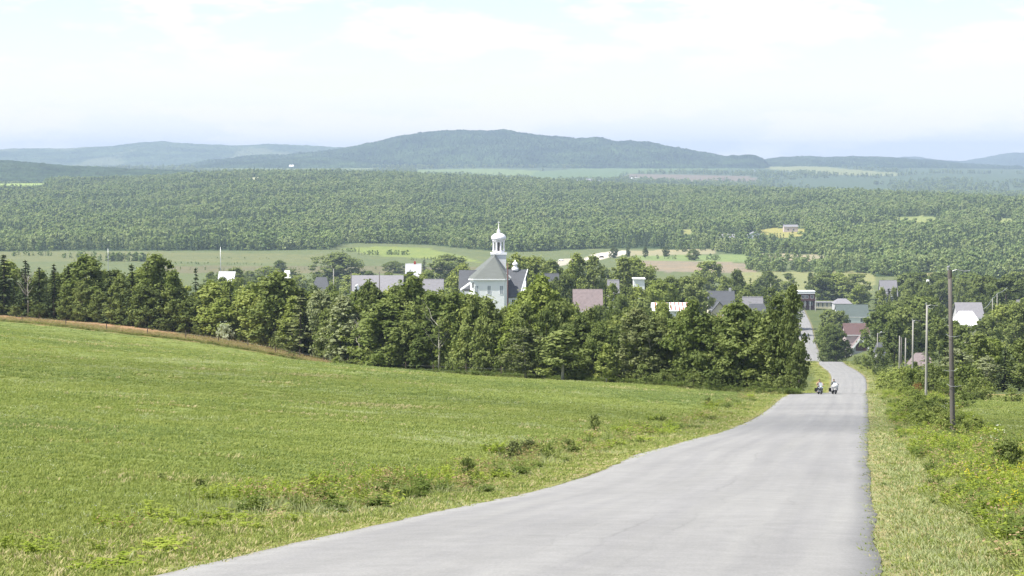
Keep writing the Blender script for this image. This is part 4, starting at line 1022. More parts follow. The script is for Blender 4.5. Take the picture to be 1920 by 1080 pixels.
# right of the road
RIGHT = [
 (1700, 515, 60, 'round', 'mid', 860, "large leafy tree behind the three middle utility poles"), (1722, 512, 60, 'round', 'mid', 900, "large leafy tree between the two nearest utility poles"),
 (1668, 540, 40, 'spruce', 'spruce', 800, "dark spruce below the blue-white roof"), (1655, 580, 34, 'spruce', 'spruce', 660, "dark spruce just right of the red-roofed house"),
 (1690, 570, 56, 'round', 'mid', 720, "leafy tree above the far pair of utility poles"), (1730, 560, 66, 'round', 'mid', 660, "leafy tree right of the second nearest utility pole"),
 (1680, 600, 46, 'oval', 'dark', 560, "dark leafy tree behind the far pair of utility poles"), (1765, 512, 66, 'round', 'dark', 900, "dark leafy tree left of the top of the nearest pole"),
 (1815, 514, 70, 'round', 'mid', 930, "leafy tree right of the top of the nearest pole, above the white roof"), (1850, 520, 66, 'round', 'dark', 900, "dark tree above and right of the white roof"),
 (1885, 520, 66, 'round', 'dark', 860, "dark tree above the pair of small poles at right"), (1915, 510, 60, 'round', 'mid', 880, "tree at the right picture edge standing highest"),
 (1902, 505, 24, 'spruce', 'spruce', 820, "dark spruce tip at right near the picture edge"), (1776, 628, 44, 'spruce', 'spruce', 330, "dark spruce beside the faded pink shed"),
 (1765, 600, 44, 'oval', 'mid', 520, "leafy tree between the second pole and the nearest pole"), (1808, 611, 62, 'round', 'mid', 440, "leafy tree below the white roof, right of the nearest pole"),
 (1856, 594, 50, 'round', 'mid', 520, "leafy tree right below the white roof"), (1880, 575, 56, 'oval', 'light', 560, "pale leafy tree below the pair of small poles"), (1912, 570, 56, 'oval', 'mid', 540, "leafy tree at the right edge below the small poles"),
 (1742, 640, 40, 'spruce', 'spruce', 380, "dark spruce hiding the faded pink shed's left part"), (1716, 680, 34, 'oval', 'dark', 340, "dark low tree between the middle poles"),
 (1800, 655, 50, 'birch', 'silver', 285, "grey-green birch just right of the nearest pole at the meadow's far edge"), (1832, 628, 60, 'oval', 'mid', 290, "green leafy tree at the meadow's far edge with a forked trunk"),
 (1862, 636, 56, 'round', 'light', 300, "bright yellow-green tree at the meadow's far edge"), (1888, 652, 50, 'spruce', 'spruce', 275, "black bushy spruce at the meadow's far edge"),
 (1916, 640, 60, 'oval', 'mid', 285, "leafy tree at the meadow's far right edge"), (1772, 690, 34, 'oval', 'dark', 280, "dark low tree right behind the nearest pole"),
 (1945, 628, 66, 'oval', 'dark', 290, "tree just cut by the right picture edge at the meadow"), (1980, 620, 70, 'oval', 'mid', 300, "tree beyond the right picture edge at the meadow"),
 (1856, 672, 48, 'birch', 'silver', 276, "small grey-green birch before the bright yellow-green tree"), (1935, 560, 60, 'round', 'mid', 600, "leafy tree cut by the right picture edge, second rank"),
]
for px, top, wpx, kind, leaf, d, lab in RIGHT:
    tree_top(px, top, wpx, 9, kind, leaf, lab, "trees on the right side of the road", d)
for row, (d, top, n) in enumerate([(640, 575, 9), (760, 556, 9), (980, 530, 12), (1120, 522, 14), (1250, 518, 14)]):
    for k in range(n):
        px = 1655 + (1960 - 1655) * (k + RND.uniform(.1, .9)) / n
        if d < 1000 and 1755 < px < 1875: continue
        if 900 < d < 1200 and 1642 < px < 1692: continue
        X = px_x(px, d); lf = RND.choice(('mid', 'dark', 'mid'))
        if X - float(road_xr(d)) < 7: continue
        lb = f"{ADJ[lf]} tree in the {('first', 'second', 'third', 'fourth', 'fifth')[row]} rank of the wood right of the road"
        tree_top(px, top + RND.uniform(0, 16), RND.uniform(44, 64) * 700 / d, 9, 'round', lf, lb, lb, d + RND.uniform(-25, 25))
# shrubs along the right shoulder and on the banks
def bush_px(px, base, hpx, wpx, leaf, lab, grp=None, name='shrub', d0=25, d1=900):
    X, d = ground_at(px, base, d0, d1)
    return put_tree(name, 'bush', X, d, hpx / F * d, wpx / F * d, leaf, lab, 'shrub', grp, RND, .05)
n = 0
for d in np.geomspace(118, 640, 46):
    for q in range(3 if d < 260 else 2):
        v = RND.uniform(3.2, 7.5) if q == 0 else RND.uniform(7, 13)
        if d < 230: v = RND.uniform(2.8, 6.4)
        dd = d + RND.uniform(-6, 6); X = float(road_xr(dd)) + v
        H = RND.uniform(.6, 1.35) if d < 230 else RND.uniform(1.6, 3.6)
        if d > 260: H *= 1.15
        lf = RND.choice(('light', 'mid', 'light', 'mid', 'dark') if d > 230 else ('light', 'light', 'mid'))
        z = "left of the nearest two poles" if d < 230 else "below the far pair of poles" if d < 430 else "below the red-roofed house"
        lb = f"{('low', 'mid-sized', 'tall')[min(2, int(H / 1.1))]} {ADJ[lf]} {'edge' if q == 0 else 'inner'} bush in the roadside scrub {z}"
        put_tree("shrub", 'bush', X, dd, H, H * RND.uniform(.9, 1.5), lf, lb, 'shrub', lb, RND, .12)
for px, base, hpx, wpx, lf, lab in [(1775, 822, 24, 18, 'dark', "small dark bush at the foot of the nearest pole"), (1730, 792, 42, 62, 'mid', "dark leafy bush left of the nearest pole"), (1704, 738, 40, 34, 'mid', "round dark-green bush at the foot of the third pole"),
    (1722, 744, 26, 22, 'red', "rust-leaved bush at the foot of the second nearest pole"), (1664, 736, 26, 16, 'red', "rusty red bush on the verge near the pale road bend"), (1812, 765, 30, 40, 'mid', "bush in the meadow right of the nearest pole"), (1775, 770, 26, 60, 'dark', "low dark hedge bush crossing left of the nearest pole"),
    (1860, 752, 24, 40, 'mid', "low bush at the meadow's far edge"), (1905, 755, 26, 40, 'mid', "low bush at the meadow's far right corner"), (1826, 752, 18, 40, 'dark', "low dark bush along the meadow's far edge"),
    (1884, 905, 78, 66, 'mid', "leafy dark green bush in the tall weeds at right"), (1914, 905, 84, 44, 'dark', "leafy dark green bush at the right picture edge"),
    (884, 908, 50, 36, 'mid', "upright dark-green weed clump by the left road verge"), (1114, 814, 36, 26, 'mid', "bushy weed standing tallest on the left verge"), (1070, 853, 30, 30, 'mid', "rounded green weed bush on the left verge"),
    (950, 868, 44, 44, 'pine', "brownish weed clump behind the upright dark clump"), (985, 860, 34, 40, 'pine', "brownish weed clump on the left verge, right of the upright dark clump"), (372, 918, 20, 22, 'dark', "dark grass tuft alone in the mown field"), (295, 900, 14, 26, 'mid', "faint grass tuft left of the dark one in the mown field"),
    (1330, 762, 16, 14, 'dark', "small weed at the field's far corner by the road")]:
    bush_px(px, base, hpx, wpx, lf, lab)
# ------------------------------------------------------------------ buildings
def window(parent, x, z, w_, h_, y, frame=M_TRIM, pane=M_GLASS, name="window"):
    """a window in a wall whose face is at local y (facing -y)"""
    f = MB(); e = .10
    f.box(x - w_/2 - e, x - w_/2, y - .06, y + .05, z - e, z + h_ + e); f.box(x + w_/2, x + w_/2 + e, y - .06, y + .05, z - e, z + h_ + e)
    f.box(x - w_/2, x + w_/2, y - .06, y + .05, z + h_, z + h_ + e); f.box(x - w_/2, x + w_/2, y - .08, y + .05, z - e, z)
    f.box(x - .03, x + .03, y - .045, y + .05, z, z + h_)
    o = f.build(name, frame, parent)
    MB().box(x - w_/2 + .003, x + w_/2 - .003, y - .03, y + .04, z + .003, z + h_ - .003).build("pane", pane, o)
    return o

def roof_gable(mb, x0, x1, y0, y1, ze, zr, axis='x', over=.45, th=.22):
    """two plates meeting over the ridge"""
    if axis == 'x':
        ym = (y0 + y1) / 2; k = (zr - ze) / (ym - y0); a, b = x0 - over, x1 + over
        mb.slab([(a, y0 - over, ze - over * k + th), (b, y0 - over, ze - over * k + th), (b, ym, zr + th), (a, ym, zr + th)], th)
        mb.slab([(a, ym, zr + th), (b, ym, zr + th), (b, y1 + over, ze - over * k + th), (a, y1 + over, ze - over * k + th)], th)
    else:
        xm = (x0 + x1) / 2; k = (zr - ze) / (xm - x0); a, b = y0 - over, y1 + over
        mb.slab([(x0 - over, a, ze - over * k + th), (xm, a, zr + th), (xm, b, zr + th), (x0 - over, b, ze - over * k + th)], th)
        mb.slab([(xm, a, zr + th), (x1 + over, a, ze - over * k + th), (x1 + over, b, ze - over * k + th), (xm, b, zr + th)], th)

def wall_gable(x0, x1, y0, y1, ze, zr, axis='x', z0=-1.5):
    mb = MB()
    if axis == 'x':
        ym = (y0 + y1) / 2
        v = [(x0, y0, z0), (x1, y0, z0), (x1, y1, z0), (x0, y1, z0), (x0, y0, ze), (x1, y0, ze), (x1, y1, ze), (x0, y1, ze), (x0, ym, zr), (x1, ym, zr)]
        f = [(0, 1, 5, 4), (2, 3, 7, 6), (1, 2, 6, 9, 5), (3, 0, 4, 8, 7), (4, 5, 9, 8), (6, 7, 8, 9), (0, 3, 2, 1)]
    else:
        xm = (x0 + x1) / 2
        v = [(x0, y0, z0), (x1, y0, z0), (x1, y1, z0), (x0, y1, z0), (x0, y0, ze), (x1, y0, ze), (x1, y1, ze), (x0, y1, ze), (xm, y0, zr), (xm, y1, zr)]
        f = [(0, 1, 5, 8, 4), (2, 3, 7, 9, 6), (1, 2, 6, 5), (3, 0, 4, 7), (5, 6, 9, 8), (7, 4, 8, 9), (0, 3, 2, 1)]
    return mb.add(v, f)

def house(name, label, cat, px, top, wpx, H, form, wallm, roofm, d=None, he=.58, depth=8.0, yaw=0.0, wins=(), chimney=None, door=None, group=None, d0=380, trim=True, winmat=M_GLASS):
    if d is None: d = stand(px, top, H, d0)
    X = px_x(px, d); zt = 2.0 - (top - 300.0) / F * d; zg = float(gz(X, d))
    H = max(zt - zg, 3.0); W = wpx / F * d; x0, x1, y0, y1 = -W/2, W/2, -depth/2, depth/2
    e = empty(name, (X, d, zg), yaw); tag(e, label, cat, group)
    ze = H * he if he < 1 else he; zr = H - .22
    if form in ('gable_x', 'gable_y'):
        ax = form[-1]
        wall_gable(x0, x1, y0, y1, ze, zr, ax).build("wall", wallm, e)
        mb = MB(); roof_gable(mb, x0, x1, y0, y1, ze, zr, ax); mb.build("roof", roofm, e)
        if trim:
            t_ = MB()
            if ax == 'y':
                xm = 0; k = (zr - ze) / (xm - x0); o_ = .45
                for s in (-1, 1):
                    t_.slab([(s * (x1 + o_), y0 - o_ - .08, ze - o_ * k + .10), (0, y0 - o_ - .08, zr + .10), (0, y0 - o_ - .003, zr + .10), (s * (x1 + o_), y0 - o_ - .003, ze - o_ * k + .10)], .26)
            else:
                k = (zr - ze) / (0 - y0)
                t_.box(x0 - .45, x1 + .45, y0 - .56, y0 - .455, ze - .45 * k - .12, ze - .45 * k + .14)
            t_.build("fascia", M_TRIM, e)
    elif form == 'flat':
        MB().box(x0, x1, y0, y1, -1.5, H - .35).build("wall", wallm, e)
        MB().box(x0 - .3, x1 + .3, y0 - .4, y1 + .3, H - .35 + .003, H).build("roof", roofm, e)
    elif form == 'hip':
        MB().box(x0, x1, y0, y1, -1.5, ze).build("wall", wallm, e)
        o_ = .4; r_ = min(W, depth) * .30; q = MB(); a0, a1, b0, b1 = x0 - o_, x1 + o_, y0 - o_, y1 + o_
        q.add([(a0, b0, ze + .003), (a1, b0, ze + .003), (a1, b1, ze + .003), (a0, b1, ze + .003), (a0 + r_, 0, zr), (a1 - r_, 0, zr)], [(0, 1, 5, 4), (1, 2, 5), (2, 3, 4, 5), (3, 0, 4), (0, 3, 2, 1)])
        q.build("roof", roofm, e)
    elif form == 'shed':          # one sloping plate falling towards the viewer
        v = [(x0, y0, -1.5), (x1, y0, -1.5), (x1, y1, -1.5), (x0, y1, -1.5), (x0, y0, ze), (x1, y0, ze), (x1, y1, zr), (x0, y1, zr)]
        MB().add(v, [(0, 3, 2, 1), (4, 5, 6, 7), (0, 1, 5, 4), (1, 2, 6, 5), (2, 3, 7, 6), (3, 0, 4, 7)]).build("wall", wallm, e)
        k = (zr - ze) / depth; q = MB()
        q.slab([(x0 - .4, y0 - .5, ze - .5 * k + .2), (x1 + .4, y0 - .5, ze - .5 * k + .2), (x1 + .4, y1 + .3, zr + .3 * k + .2), (x0 - .4, y1 + .3, zr + .3 * k + .2)], .18); q.build("roof", roofm, e)
    if not wins and W > 4.5 and form != 'shed' and winmat is M_GLASS and name not in ('white_trailer', 'far_barn', 'far_house', 'white_barn'):
        wins = tuple((q, .22 if he > .5 else .16, 1.0, min(1.3, H * .2)) for q in ((-.3, .0, .3) if W > 7 else (-.22, .22)))
    for (x, z, a, b) in wins: window(e, x * W, z * H, a, b, y0, pane=winmat)
    if door:
        x, a, b = door; MB().box(x * W - a/2, x * W + a/2, y0 - .07, y0 + .02, 0, b).build("door", M_ORANGE, e)
    if chimney:
        x, cm = chimney; MB().box(x * W - .4, x * W + .4, -.2, .6, ze, H + .9).build("chimney", cm, e)
    return e, X, d, W, H

# ---- the church: chancel towards the viewer, transept wings, lantern far behind on the front
CD = 620.0; CPX = 917.0
CX = px_x(CPX, CD); s_ = CD / F                      # metres per picture pixel there
cz = lambda y, d=CD: 2.0 - (y - 300.0) / F * d
zg = float(gz(CX, CD)) - 1.0
ch = empty("church", (CX, CD, 0), 0); tag(ch, "white village church with grey roofs and a silver domed lantern", "church")
eave = cz(523); ridge = cz(481, CD + 7); hw = 35.5 * s_
cham = 1.1
# chancel: five faced apse
w_ = MB(); pl = [(-hw, 6), (-hw, cham), (-hw + cham, 0), (hw - cham, 0), (hw, cham), (hw, 6)]
n = len(pl); w_.add([(x, y, zg) for x, y in pl] + [(x, y, eave) for x, y in pl], [(i, i + 1, i + 1 + n, i + n) for i in range(n - 1)] + [(n - 1, 0, n, 2 * n - 1), tuple(range(n, 2 * n))])
w_.build("apse_wall", M_WHITE, ch)
o_ = .5; r_ = MB(); pe = [(-hw - o_, 8), (-hw - o_, cham - .2), (-hw + cham - .2, -o_), (hw - cham + .2, -o_), (hw + o_, cham - .2), (hw + o_, 8)]
apx = (933 - CPX) * s_ - 1.0
r_.add([(x, y, eave + .02) for x, y in pe] + [(apx, 7.2, ridge), (apx, 8, ridge)], [(1, 2, 6), (2, 3, 6), (3, 4, 6), (0, 1, 6, 7), (4, 5, 7, 6), (5, 4, 3, 2, 1, 0)])
r_.build("apse_roof", M_ROOFC, ch)
cr_ = MB()
for i in range(1, 4):
    a, b = pe[i], pe[i + 1]
    if i < 4: cr_.slab([(a[0] * 1.01, a[1] - .06, eave + .02), (b[0] * 1.01, b[1] - .06, eave + .02), (b[0] * .995, b[1] + .1, eave + .02), (a[0] * .995, a[1] + .1, eave + .02)], .35)
cr_.build("cornice", M_TRIM, ch)
for x in (-hw + cham + .8, 0.0, hw - cham - .8): window(ch, x, eave - 4.4, .9, 2.4, 0.0, pane=M_PALEGLASS)
window(ch, -hw + 1.0, eave - 2.6, .8, 1.6, .0 if False else cham - 1.05)
# nave running away
MB().box(-hw + .02, hw - .02, 6.02, 30, zg, eave - .01).build("nave_wall", M_WHITE, ch)
nr = MB(); nr.slab([(-hw - o_, 8.01, eave), (apx, 8.01, ridge), (apx, 31, ridge), (-hw - o_, 31, eave)], .2); nr.slab([(apx, 8.01, ridge), (hw + o_, 8.01, eave), (hw + o_, 31, eave), (apx, 31, ridge)], .2)
nr.build("nave_roof", M_ROOFC, ch)
# left wing
lx0 = (858 - CPX) * s_; ly0, ly1 = 10.0, 19.0; lr = cz(506, CD + 14.5); le = cz(541, CD + 10)
wall_gable(lx0 + .4, -hw + .5, ly0, ly1, le, lr - .3, 'x', zg).build("left_wing_wall", M_WHITE, ch)
q = MB(); ym = (ly0 + ly1) / 2
q.slab([(lx0, ly0 - .5, le - .2), (-1.0, ly0 - .5, le - .2), (-1.0, ym, lr), (lx0, ym, lr)], .2); q.slab([(lx0, ym, lr), (-1.0, ym, lr), (-1.0, ly1 + .5, le - .2), (lx0, ly1 + .5, le - .2)], .2)
q.build("left_wing_roof", M_ROOFG, ch)
# right wing: wide slope coming far down, white wall under it
rx1 = (989 - CPX) * s_; ry0, ry1 = 4.0, 20.0; rrz = cz(505, CD + 12); re_ = cz(556, CD + 4)
wall_gable(hw - .5, rx1 - .4, ry0, ry1, re_, rrz - .3, 'x', zg).build("right_wing_wall", M_WHITE, ch)
q = MB(); ym = (ry0 + ry1) / 2
q.slab([(hw - .2, ry0 - .5, re_ - .2), (rx1 - 2.4, ry0 - .5, re_ - .2), (rx1, ym, rrz), (1.0, ym, rrz), (1.6, ym - 1.5, rrz - 1.4)], .2)
q.slab([(rx1, ym, rrz), (1.0, ym, rrz), (1.0, ry1 + .5, re_ - .2), (rx1, ry1 + .5, re_ - .2)], .2)
q.build("right_wing_roof", M_ROOFG, ch)
q = MB(); q.slab([(rx1 - 2.4, ry0 - .56, re_ - .1), (rx1 + .05, ym, rrz + .1), (rx1 + .25, ym, rrz + .1), (rx1 - 2.2, ry0 - .56, re_ - .1)], .4); q.build("barge_board", M_TRIM, ch)
window(ch, hw + 1.6, re_ - 2.4, .9, 1.5, ry0)
# sacristy roof edge at left
q = MB(); x0, x1 = (862 - CPX) * s_, -hw - .05
q.slab([(x0, 3, cz(545)), (x1, 3, cz(531)), (x1, 9, cz(531)), (x0, 9, cz(545))], .35); q.build("sacristy_roof", M_TRIM, ch)
MB().box(x0 + .3, x1 - .02, 3.3, 8.8, zg, cz(548)).build("sacristy_wall", M_WHITE, ch)
# white returns where the gable meets the right roof
q = MB()
q.slab([(hw - 1.6, 5.5, eave + 2.4), (hw + 1.0, 5.5, eave + .2), (hw + 1.0, 6.4, eave + .2), (hw - 1.6, 6.4, eave + 2.4)], .5); q.build("gable_return", M_TRIM, ch)
# lantern
TD = 27.0; td = CD + TD; sc = td / F; tx = (935 - CPX) * s_ + (935 - 960) / F * TD
zt = lambda y: cz(y, td)
MB().box(tx - 14 * sc, tx + 14 * sc, TD - 14 * sc, TD + 14 * sc, eave, zt(477)).build("tower_base", M_WHITE, ch)
MB().box(tx - 15.5 * sc, tx + 15.5 * sc, TD - 15.5 * sc, TD + 15.5 * sc, zt(477) + .003, zt(473.5)).build("lantern_deck", M_TRIM, ch)
ph = math.pi / 8
MB().lathe([(11.5 * sc, zt(473.5) + .003), (11.5 * sc, zt(470.5))], (tx, TD, 0), 8, ph).build("lantern_base", M_TIN, ch)
for k in range(8):
    a = ph + k * math.pi / 4; cx, cy = tx + 10.3 * sc * math.cos(a), TD + 10.3 * sc * math.sin(a)
    MB().tube([(cx, cy, zt(470.5)), (cx, cy, zt(469.6)), (cx, cy, zt(469.5)), (cx, cy, zt(453.5)), (cx, cy, zt(452.6))], [.40, .40, .27, .25, .36], 8).build("column", M_TIN, ch)
q = MB()
for k in range(8):      # little arches between the columns
    a0, a1 = ph + k * math.pi / 4, ph + (k + 1) * math.pi / 4
    for i in range(6):
        for (ra) in (10.3,):
            u0, u1 = a0 + (a1 - a0) * i / 6, a0 + (a1 - a0) * (i + 1) / 6
            dz = lambda i: 2.6 * abs((i - 3) / 3.0)**2.2
            p = lambda u, z, r=ra: (tx + r * sc * math.cos(u), TD + r * sc * math.sin(u), z)
            q.add([p(u0, zt(453.2 + dz(i))), p(u1, zt(453.2 + dz(i + 1))), p(u1, zt(451.5)), p(u0, zt(451.5)), p(u0, zt(453.2 + dz(i)), ra - 1.6), p(u1, zt(453.2 + dz(i + 1)), ra - 1.6), p(u1, zt(451.5), ra - 1.6), p(u0, zt(451.5), ra - 1.6)],
                  [(0, 1, 2, 3), (7, 6, 5, 4), (0, 4, 5, 1), (3, 2, 6, 7)])
q.build("arcade", M_TIN, ch)
MB().lathe([(2.2 * sc, zt(470.5)), (2.2 * sc, zt(453))], (tx, TD, 0), 8).build("bell_stem", M_POLE, ch)
MB().lathe([(11.4 * sc, zt(452.4)), (13.0 * sc, zt(451.6)), (13.0 * sc, zt(450.4)), (11.8 * sc, zt(450.2))], (tx, TD, 0), 8, ph).build("lantern_cornice", M_TIN, ch)
MB().lathe([(11.8 * sc, zt(450.2)), (13.6 * sc, zt(448.5)), (14.1 * sc, zt(446)), (13.3 * sc, zt(443)), (11.0 * sc, zt(440.2)), (7.6 * sc, zt(438)), (4.2 * sc, zt(436.8)), (2.6 * sc, zt(436))], (tx, TD, 0), 16).build("dome", M_TIN, ch, True)
MB().lathe([(2.6 * sc, zt(436)), (3.3 * sc, zt(434.6)), (3.2 * sc, zt(432.5)), (2.0 * sc, zt(430.5)), (1.1 * sc, zt(428.5)), (.6 * sc, zt(423)), (.25 * sc, zt(418.5))], (tx, TD, 0), 10).build("spire", M_TIN, ch, True)
q = MB(); q.box(tx - .07, tx + .07, TD - .07, TD + .07, zt(419), zt(414.5)); q.box(tx - .45, tx - .073, TD - .06, TD + .06, zt(417), zt(416.3)); q.box(tx + .073, tx + .45, TD - .06, TD + .06, zt(417), zt(416.3)); q.build("cross", M_TIN, ch)
# small cupola on the right wing ridge
px_ = (966 - CPX) * s_; yy = (ry0 + ry1) / 2; z0 = rrz
MB().lathe([(1.0, z0 - .5), (1.0, z0 + .5), (.62, z0 + .52), (.62, z0 + 1.3), (.85, z0 + 1.35), (.85, z0 + 1.6), (.6, z0 + 2.0), (.2, z0 + 2.3), (.05, z0 + 2.9)], (px_, yy, 0), 10).build("cupola", M_TIN, ch, True)

# ---- houses left and middle
house("shed", "white-roofed shed at the far left edge of the village", "shed", 423, 511, 27, 5, 'shed', M_GREYW, M_ROOFPALE, 720, .72, 6)
house("small_house", "small house with a bright white roof left of the big round tree", "house", 538, 506, 15, 5, 'hip', M_WHITE, M_ROOFW, 860, .6, 6)
house("flat_roofed_house", "white house with a low grey roof and yellow doorway below the big round tree", "house", 602, 518, 36, 6, 'hip', M_WHITE, M_ROOFG, 640, .66, 8, wins=((.30, .18, 1.0, 1.9), (.05, .3, 1.3, 1.1)))
house("long_hall", "long low hall with a plain grey roof left of the church", "hall", 708, 516, 92, 7, 'gable_x', M_GREYW, M_ROOFL, 690, .62, 12)
house("gabled_garage", "small garage with a white gable roof in front of the long hall", "garage", 668, 534, 26, 5, 'gable_y', M_GREYW, M_ROOFW, 560, .62, 6)
house("white_house", "white house with a red chimney behind the long hall", "house", 775, 494, 26, 8, 'gable_x', M_WHITE, M_ROOFPALE, 860, .60, 8, chimney=(.1, M_RED))
house("white_cottage", "pale cottage with a grey sloping roof and orange window left of the church", "cottage", 812, 523, 34, 7, 'gable_x', M_WHITE, M_ROOFL, 600, .62, 8, wins=((.40, .40, .9, 1.3),), winmat=M_ORANGE)
house("grey_house", "small grey-roofed white house right of the church among trees", "house", 1034, 512, 24, 7, 'gable_x', M_WHITE, M_ROOFG, 760, .55, 8, wins=((.2, .25, 1.0, 1.3), (-.2, .25, 1.0, 1.3)))
e, X, d, W, H = house("pink_roofed_house", "long house under a faded pink roof with a white porch", "house", 1102, 542, 50, 6.5, 'gable_x', M_PINKW, M_ROOFP, 570, .60, 9, wins=((.12, .12, 1.2, 1.0), (.32, .12, 1.2, 1.0), (-.2, .12, 1.2, 1.0)))
MB().box(-W/2 - .6, W/2 - .2, -9.5, -5.3, -1.5, .75).box(-W/2 - .6, -W/2 + W * .55, -9.0, -5.3, .755, 1.5).build("porch", M_WHITE, e)
house("white_house", "small white house front showing between dark trees in the village middle", "house", 1198, 521, 20, 8, 'flat', M_WHITE, M_ROOFW, 700, .7, 6)
house("white_house", "white corner of a house hidden left of the small white front", "house", 1150, 524, 18, 7, 'gable_x', M_WHITE, M_ROOFL, 760, .6, 6)
# barn with red battens on a white roof
d = 480.0; X = px_x(1258, d); zg = float(gz(X, d)); zt_ = 2 - (567 - 300) / F * d; W = 66 / F * d
e = empty("striped_barn", (X, d, zg)); tag(e, "long low barn with a white roof banded by thin red stripes", "barn"); H = zt_ - zg
wall_gable(-W/2, W/2, -3.5, 3.5, H - 1.7, H - .25, 'x').build("wall", M_WHITE, e)
mb = MB(); roof_gable(mb, -W/2, W/2, -3.5, 3.5, H - 1.7, H - .25, 'x', .4, .2); mb.build("roof", M_ROOFW, e)
k = 1.45 / 3.5
for i in range(9):
    x = -W/2 + W * (i + .5) / 9; mb = MB()
    mb.slab([(x - .13, -3.7, H - 1.7 - .2 * k + .235), (x + .13, -3.7, H - 1.7 - .2 * k + .235), (x + .13, -.15, H - .25 + .2 - .15 * k + .035), (x - .13, -.15, H - .25 + .2 - .15 * k + .035)], .03); mb.build("roof_stripe", M_RED, e)
# gabled house
e, X, d, W, H = house("gabled_house", "cream house with a dark grey roof and a front gable in the village middle", "house", 1352, 545, 47, 9, 'gable_x', M_CREAM, M_ROOFG, 740, .50, 9, chimney=(.38, M_GREYW))
g_ = MB(); wall_gable(-W * .42, W * .18, -7.2, -4.6, H * .42, H * .70, 'y').build("gable_wall", M_CREAM, e)
mb = MB(); roof_gable(mb, -W * .42, W * .18, -7.2, -2.2, H * .42, H * .70, 'y', .4, .2); mb.build("gable_roof", M_ROOFG, e)
for x in (-.34, -.22, -.10, .02): window(e, (x + .04) * W, H * .20, .8, 1.2, -7.2, pane=M_ORANGE)
MB().box(-W * .30, W * .10, -8.6, -7.28, -1.5, H * .10).build("porch", M_TRIM, e)
house("low_house", "low grey-roofed house right of the gabled house", "house", 1412, 556, 34, 6, 'gable_x', M_GREYW, M_ROOFL, 700, .5, 8)
house("low_house", "low brownish-roofed house just above the tree belt near the poplars", "house", 1420, 568, 56, 6, 'hip', M_CREAM, M_ROOFG, 610, .5, 9)
house("grey_house", "small dark-roofed house left of the brown house behind leaves", "house", 1446, 552, 26, 7, 'gable_x', M_GREYW, M_ROOFG, 860, .5, 8)
# brown two storey house
e, X, d, W, H = house("brown_house", "brown two-storey house with a white flat roof at the top of the street", "house", 1508, 545, 38, 9.5, 'flat', M_BROWN, M_ROOFW, 1236, .7, 9,
    wins=((-.33, .62, 1.5, 1.7), (-.07, .62, 1.5, 1.7), (.10, .62, 1.5, 1.7), (.36, .62, 1.5, 1.7), (-.3, .26, 2.0, 1.8), (.0, .26, 1.6, 1.8), (.3, .26, 2.0, 1.8)))
MB().box(-W/2 - .5, W/2 + .5, -6.2, -4.55, H * .50, H * .54).build("balcony", M_BROWN, e)
MB().box(-W/2, W/2, -4.75, -4.52, H * .86, H * .955).build("fascia", M_TRIM, e)
for i in range(5): MB().box(-W/2 + W * i / 4 - .1, -W/2 + W * i / 4 + .1, -6.1, -5.9, 0, H * .50).build("balcony_post", M_TRIM, e)
house("yellow_building", "pale yellow low building beside the brown house across the street", "building", 1546, 566, 40, 5.5, 'flat', M_CREAM, M_ROOFL, 1250, .7, 8, wins=((-.3, .3, .7, 2.2), (-.1, .3, .7, 2.2), (.1, .3, .7, 2.2), (.3, .3, .7, 2.2)))
# green roofed house, its light annex behind
e, X, d, W, H = house("green_roofed_house", "house with a broad grey-green roof and white end wall above the red-roofed house", "house", 1598, 571, 58, 9, 'gable_x', M_WHITE, M_ROOFGR, 1090, .50, 10, wins=((.28, .24, 1.0, 1.8), (-.1, .2, 1.2, 1.4), (.36, .02, 1.0, 1.2)))
house("grey_roofed_building", "light grey-roofed building right behind the green-roofed house", "building", 1580, 559, 32, 10, 'hip', M_GREYW, M_ROOFL, 1140, .78, 10)
# red roofed house
e, X, d, W, H = house("red_roofed_house", "house with a dark red roof and white-trimmed gable facing the road", "house", 1606, 606, 44, 6.5, 'gable_x', M_PINKW, M_ROOFR, 900, .66, 9)
wall_gable(-W * .30, W * .46, -8.5, -4.6, H * .22, H * .60, 'y').build("gable_wall", M_GREYW, e)
mb = MB(); roof_gable(mb, -W * .30, W * .46, -8.5, -3.2, H * .22, H * .60, 'y', .6, .3); mb.build("gable_roof", M_ROOFP, e)
mb = MB(); xm = W * .08; k = (H * .38) / (W * .38)
for sx, xe in ((-1, -W * .30), (1, W * .46)):
    mb.slab([(xe + sx * .6, -9.2, H * .22 - .6 * k + .25), (xm, -9.2, H * .60 + .25), (xm, -9.103, H * .60 + .25), (xe + sx * .6, -9.103, H * .22 - .6 * k + .25)], .75)
mb.build("barge_board", M_TRIM, e)
MB().box(W * -.12, W * .34, -8.56, -8.45, H * .14, H * .40).build("balcony_opening", M_BROWN, e)
house("grey_shed", "small grey shed at the foot of the street lamp", "shed", 1652, 641, 15, 4, 'hip', M_GREYW, M_ROOFG, 590, .6, 4)
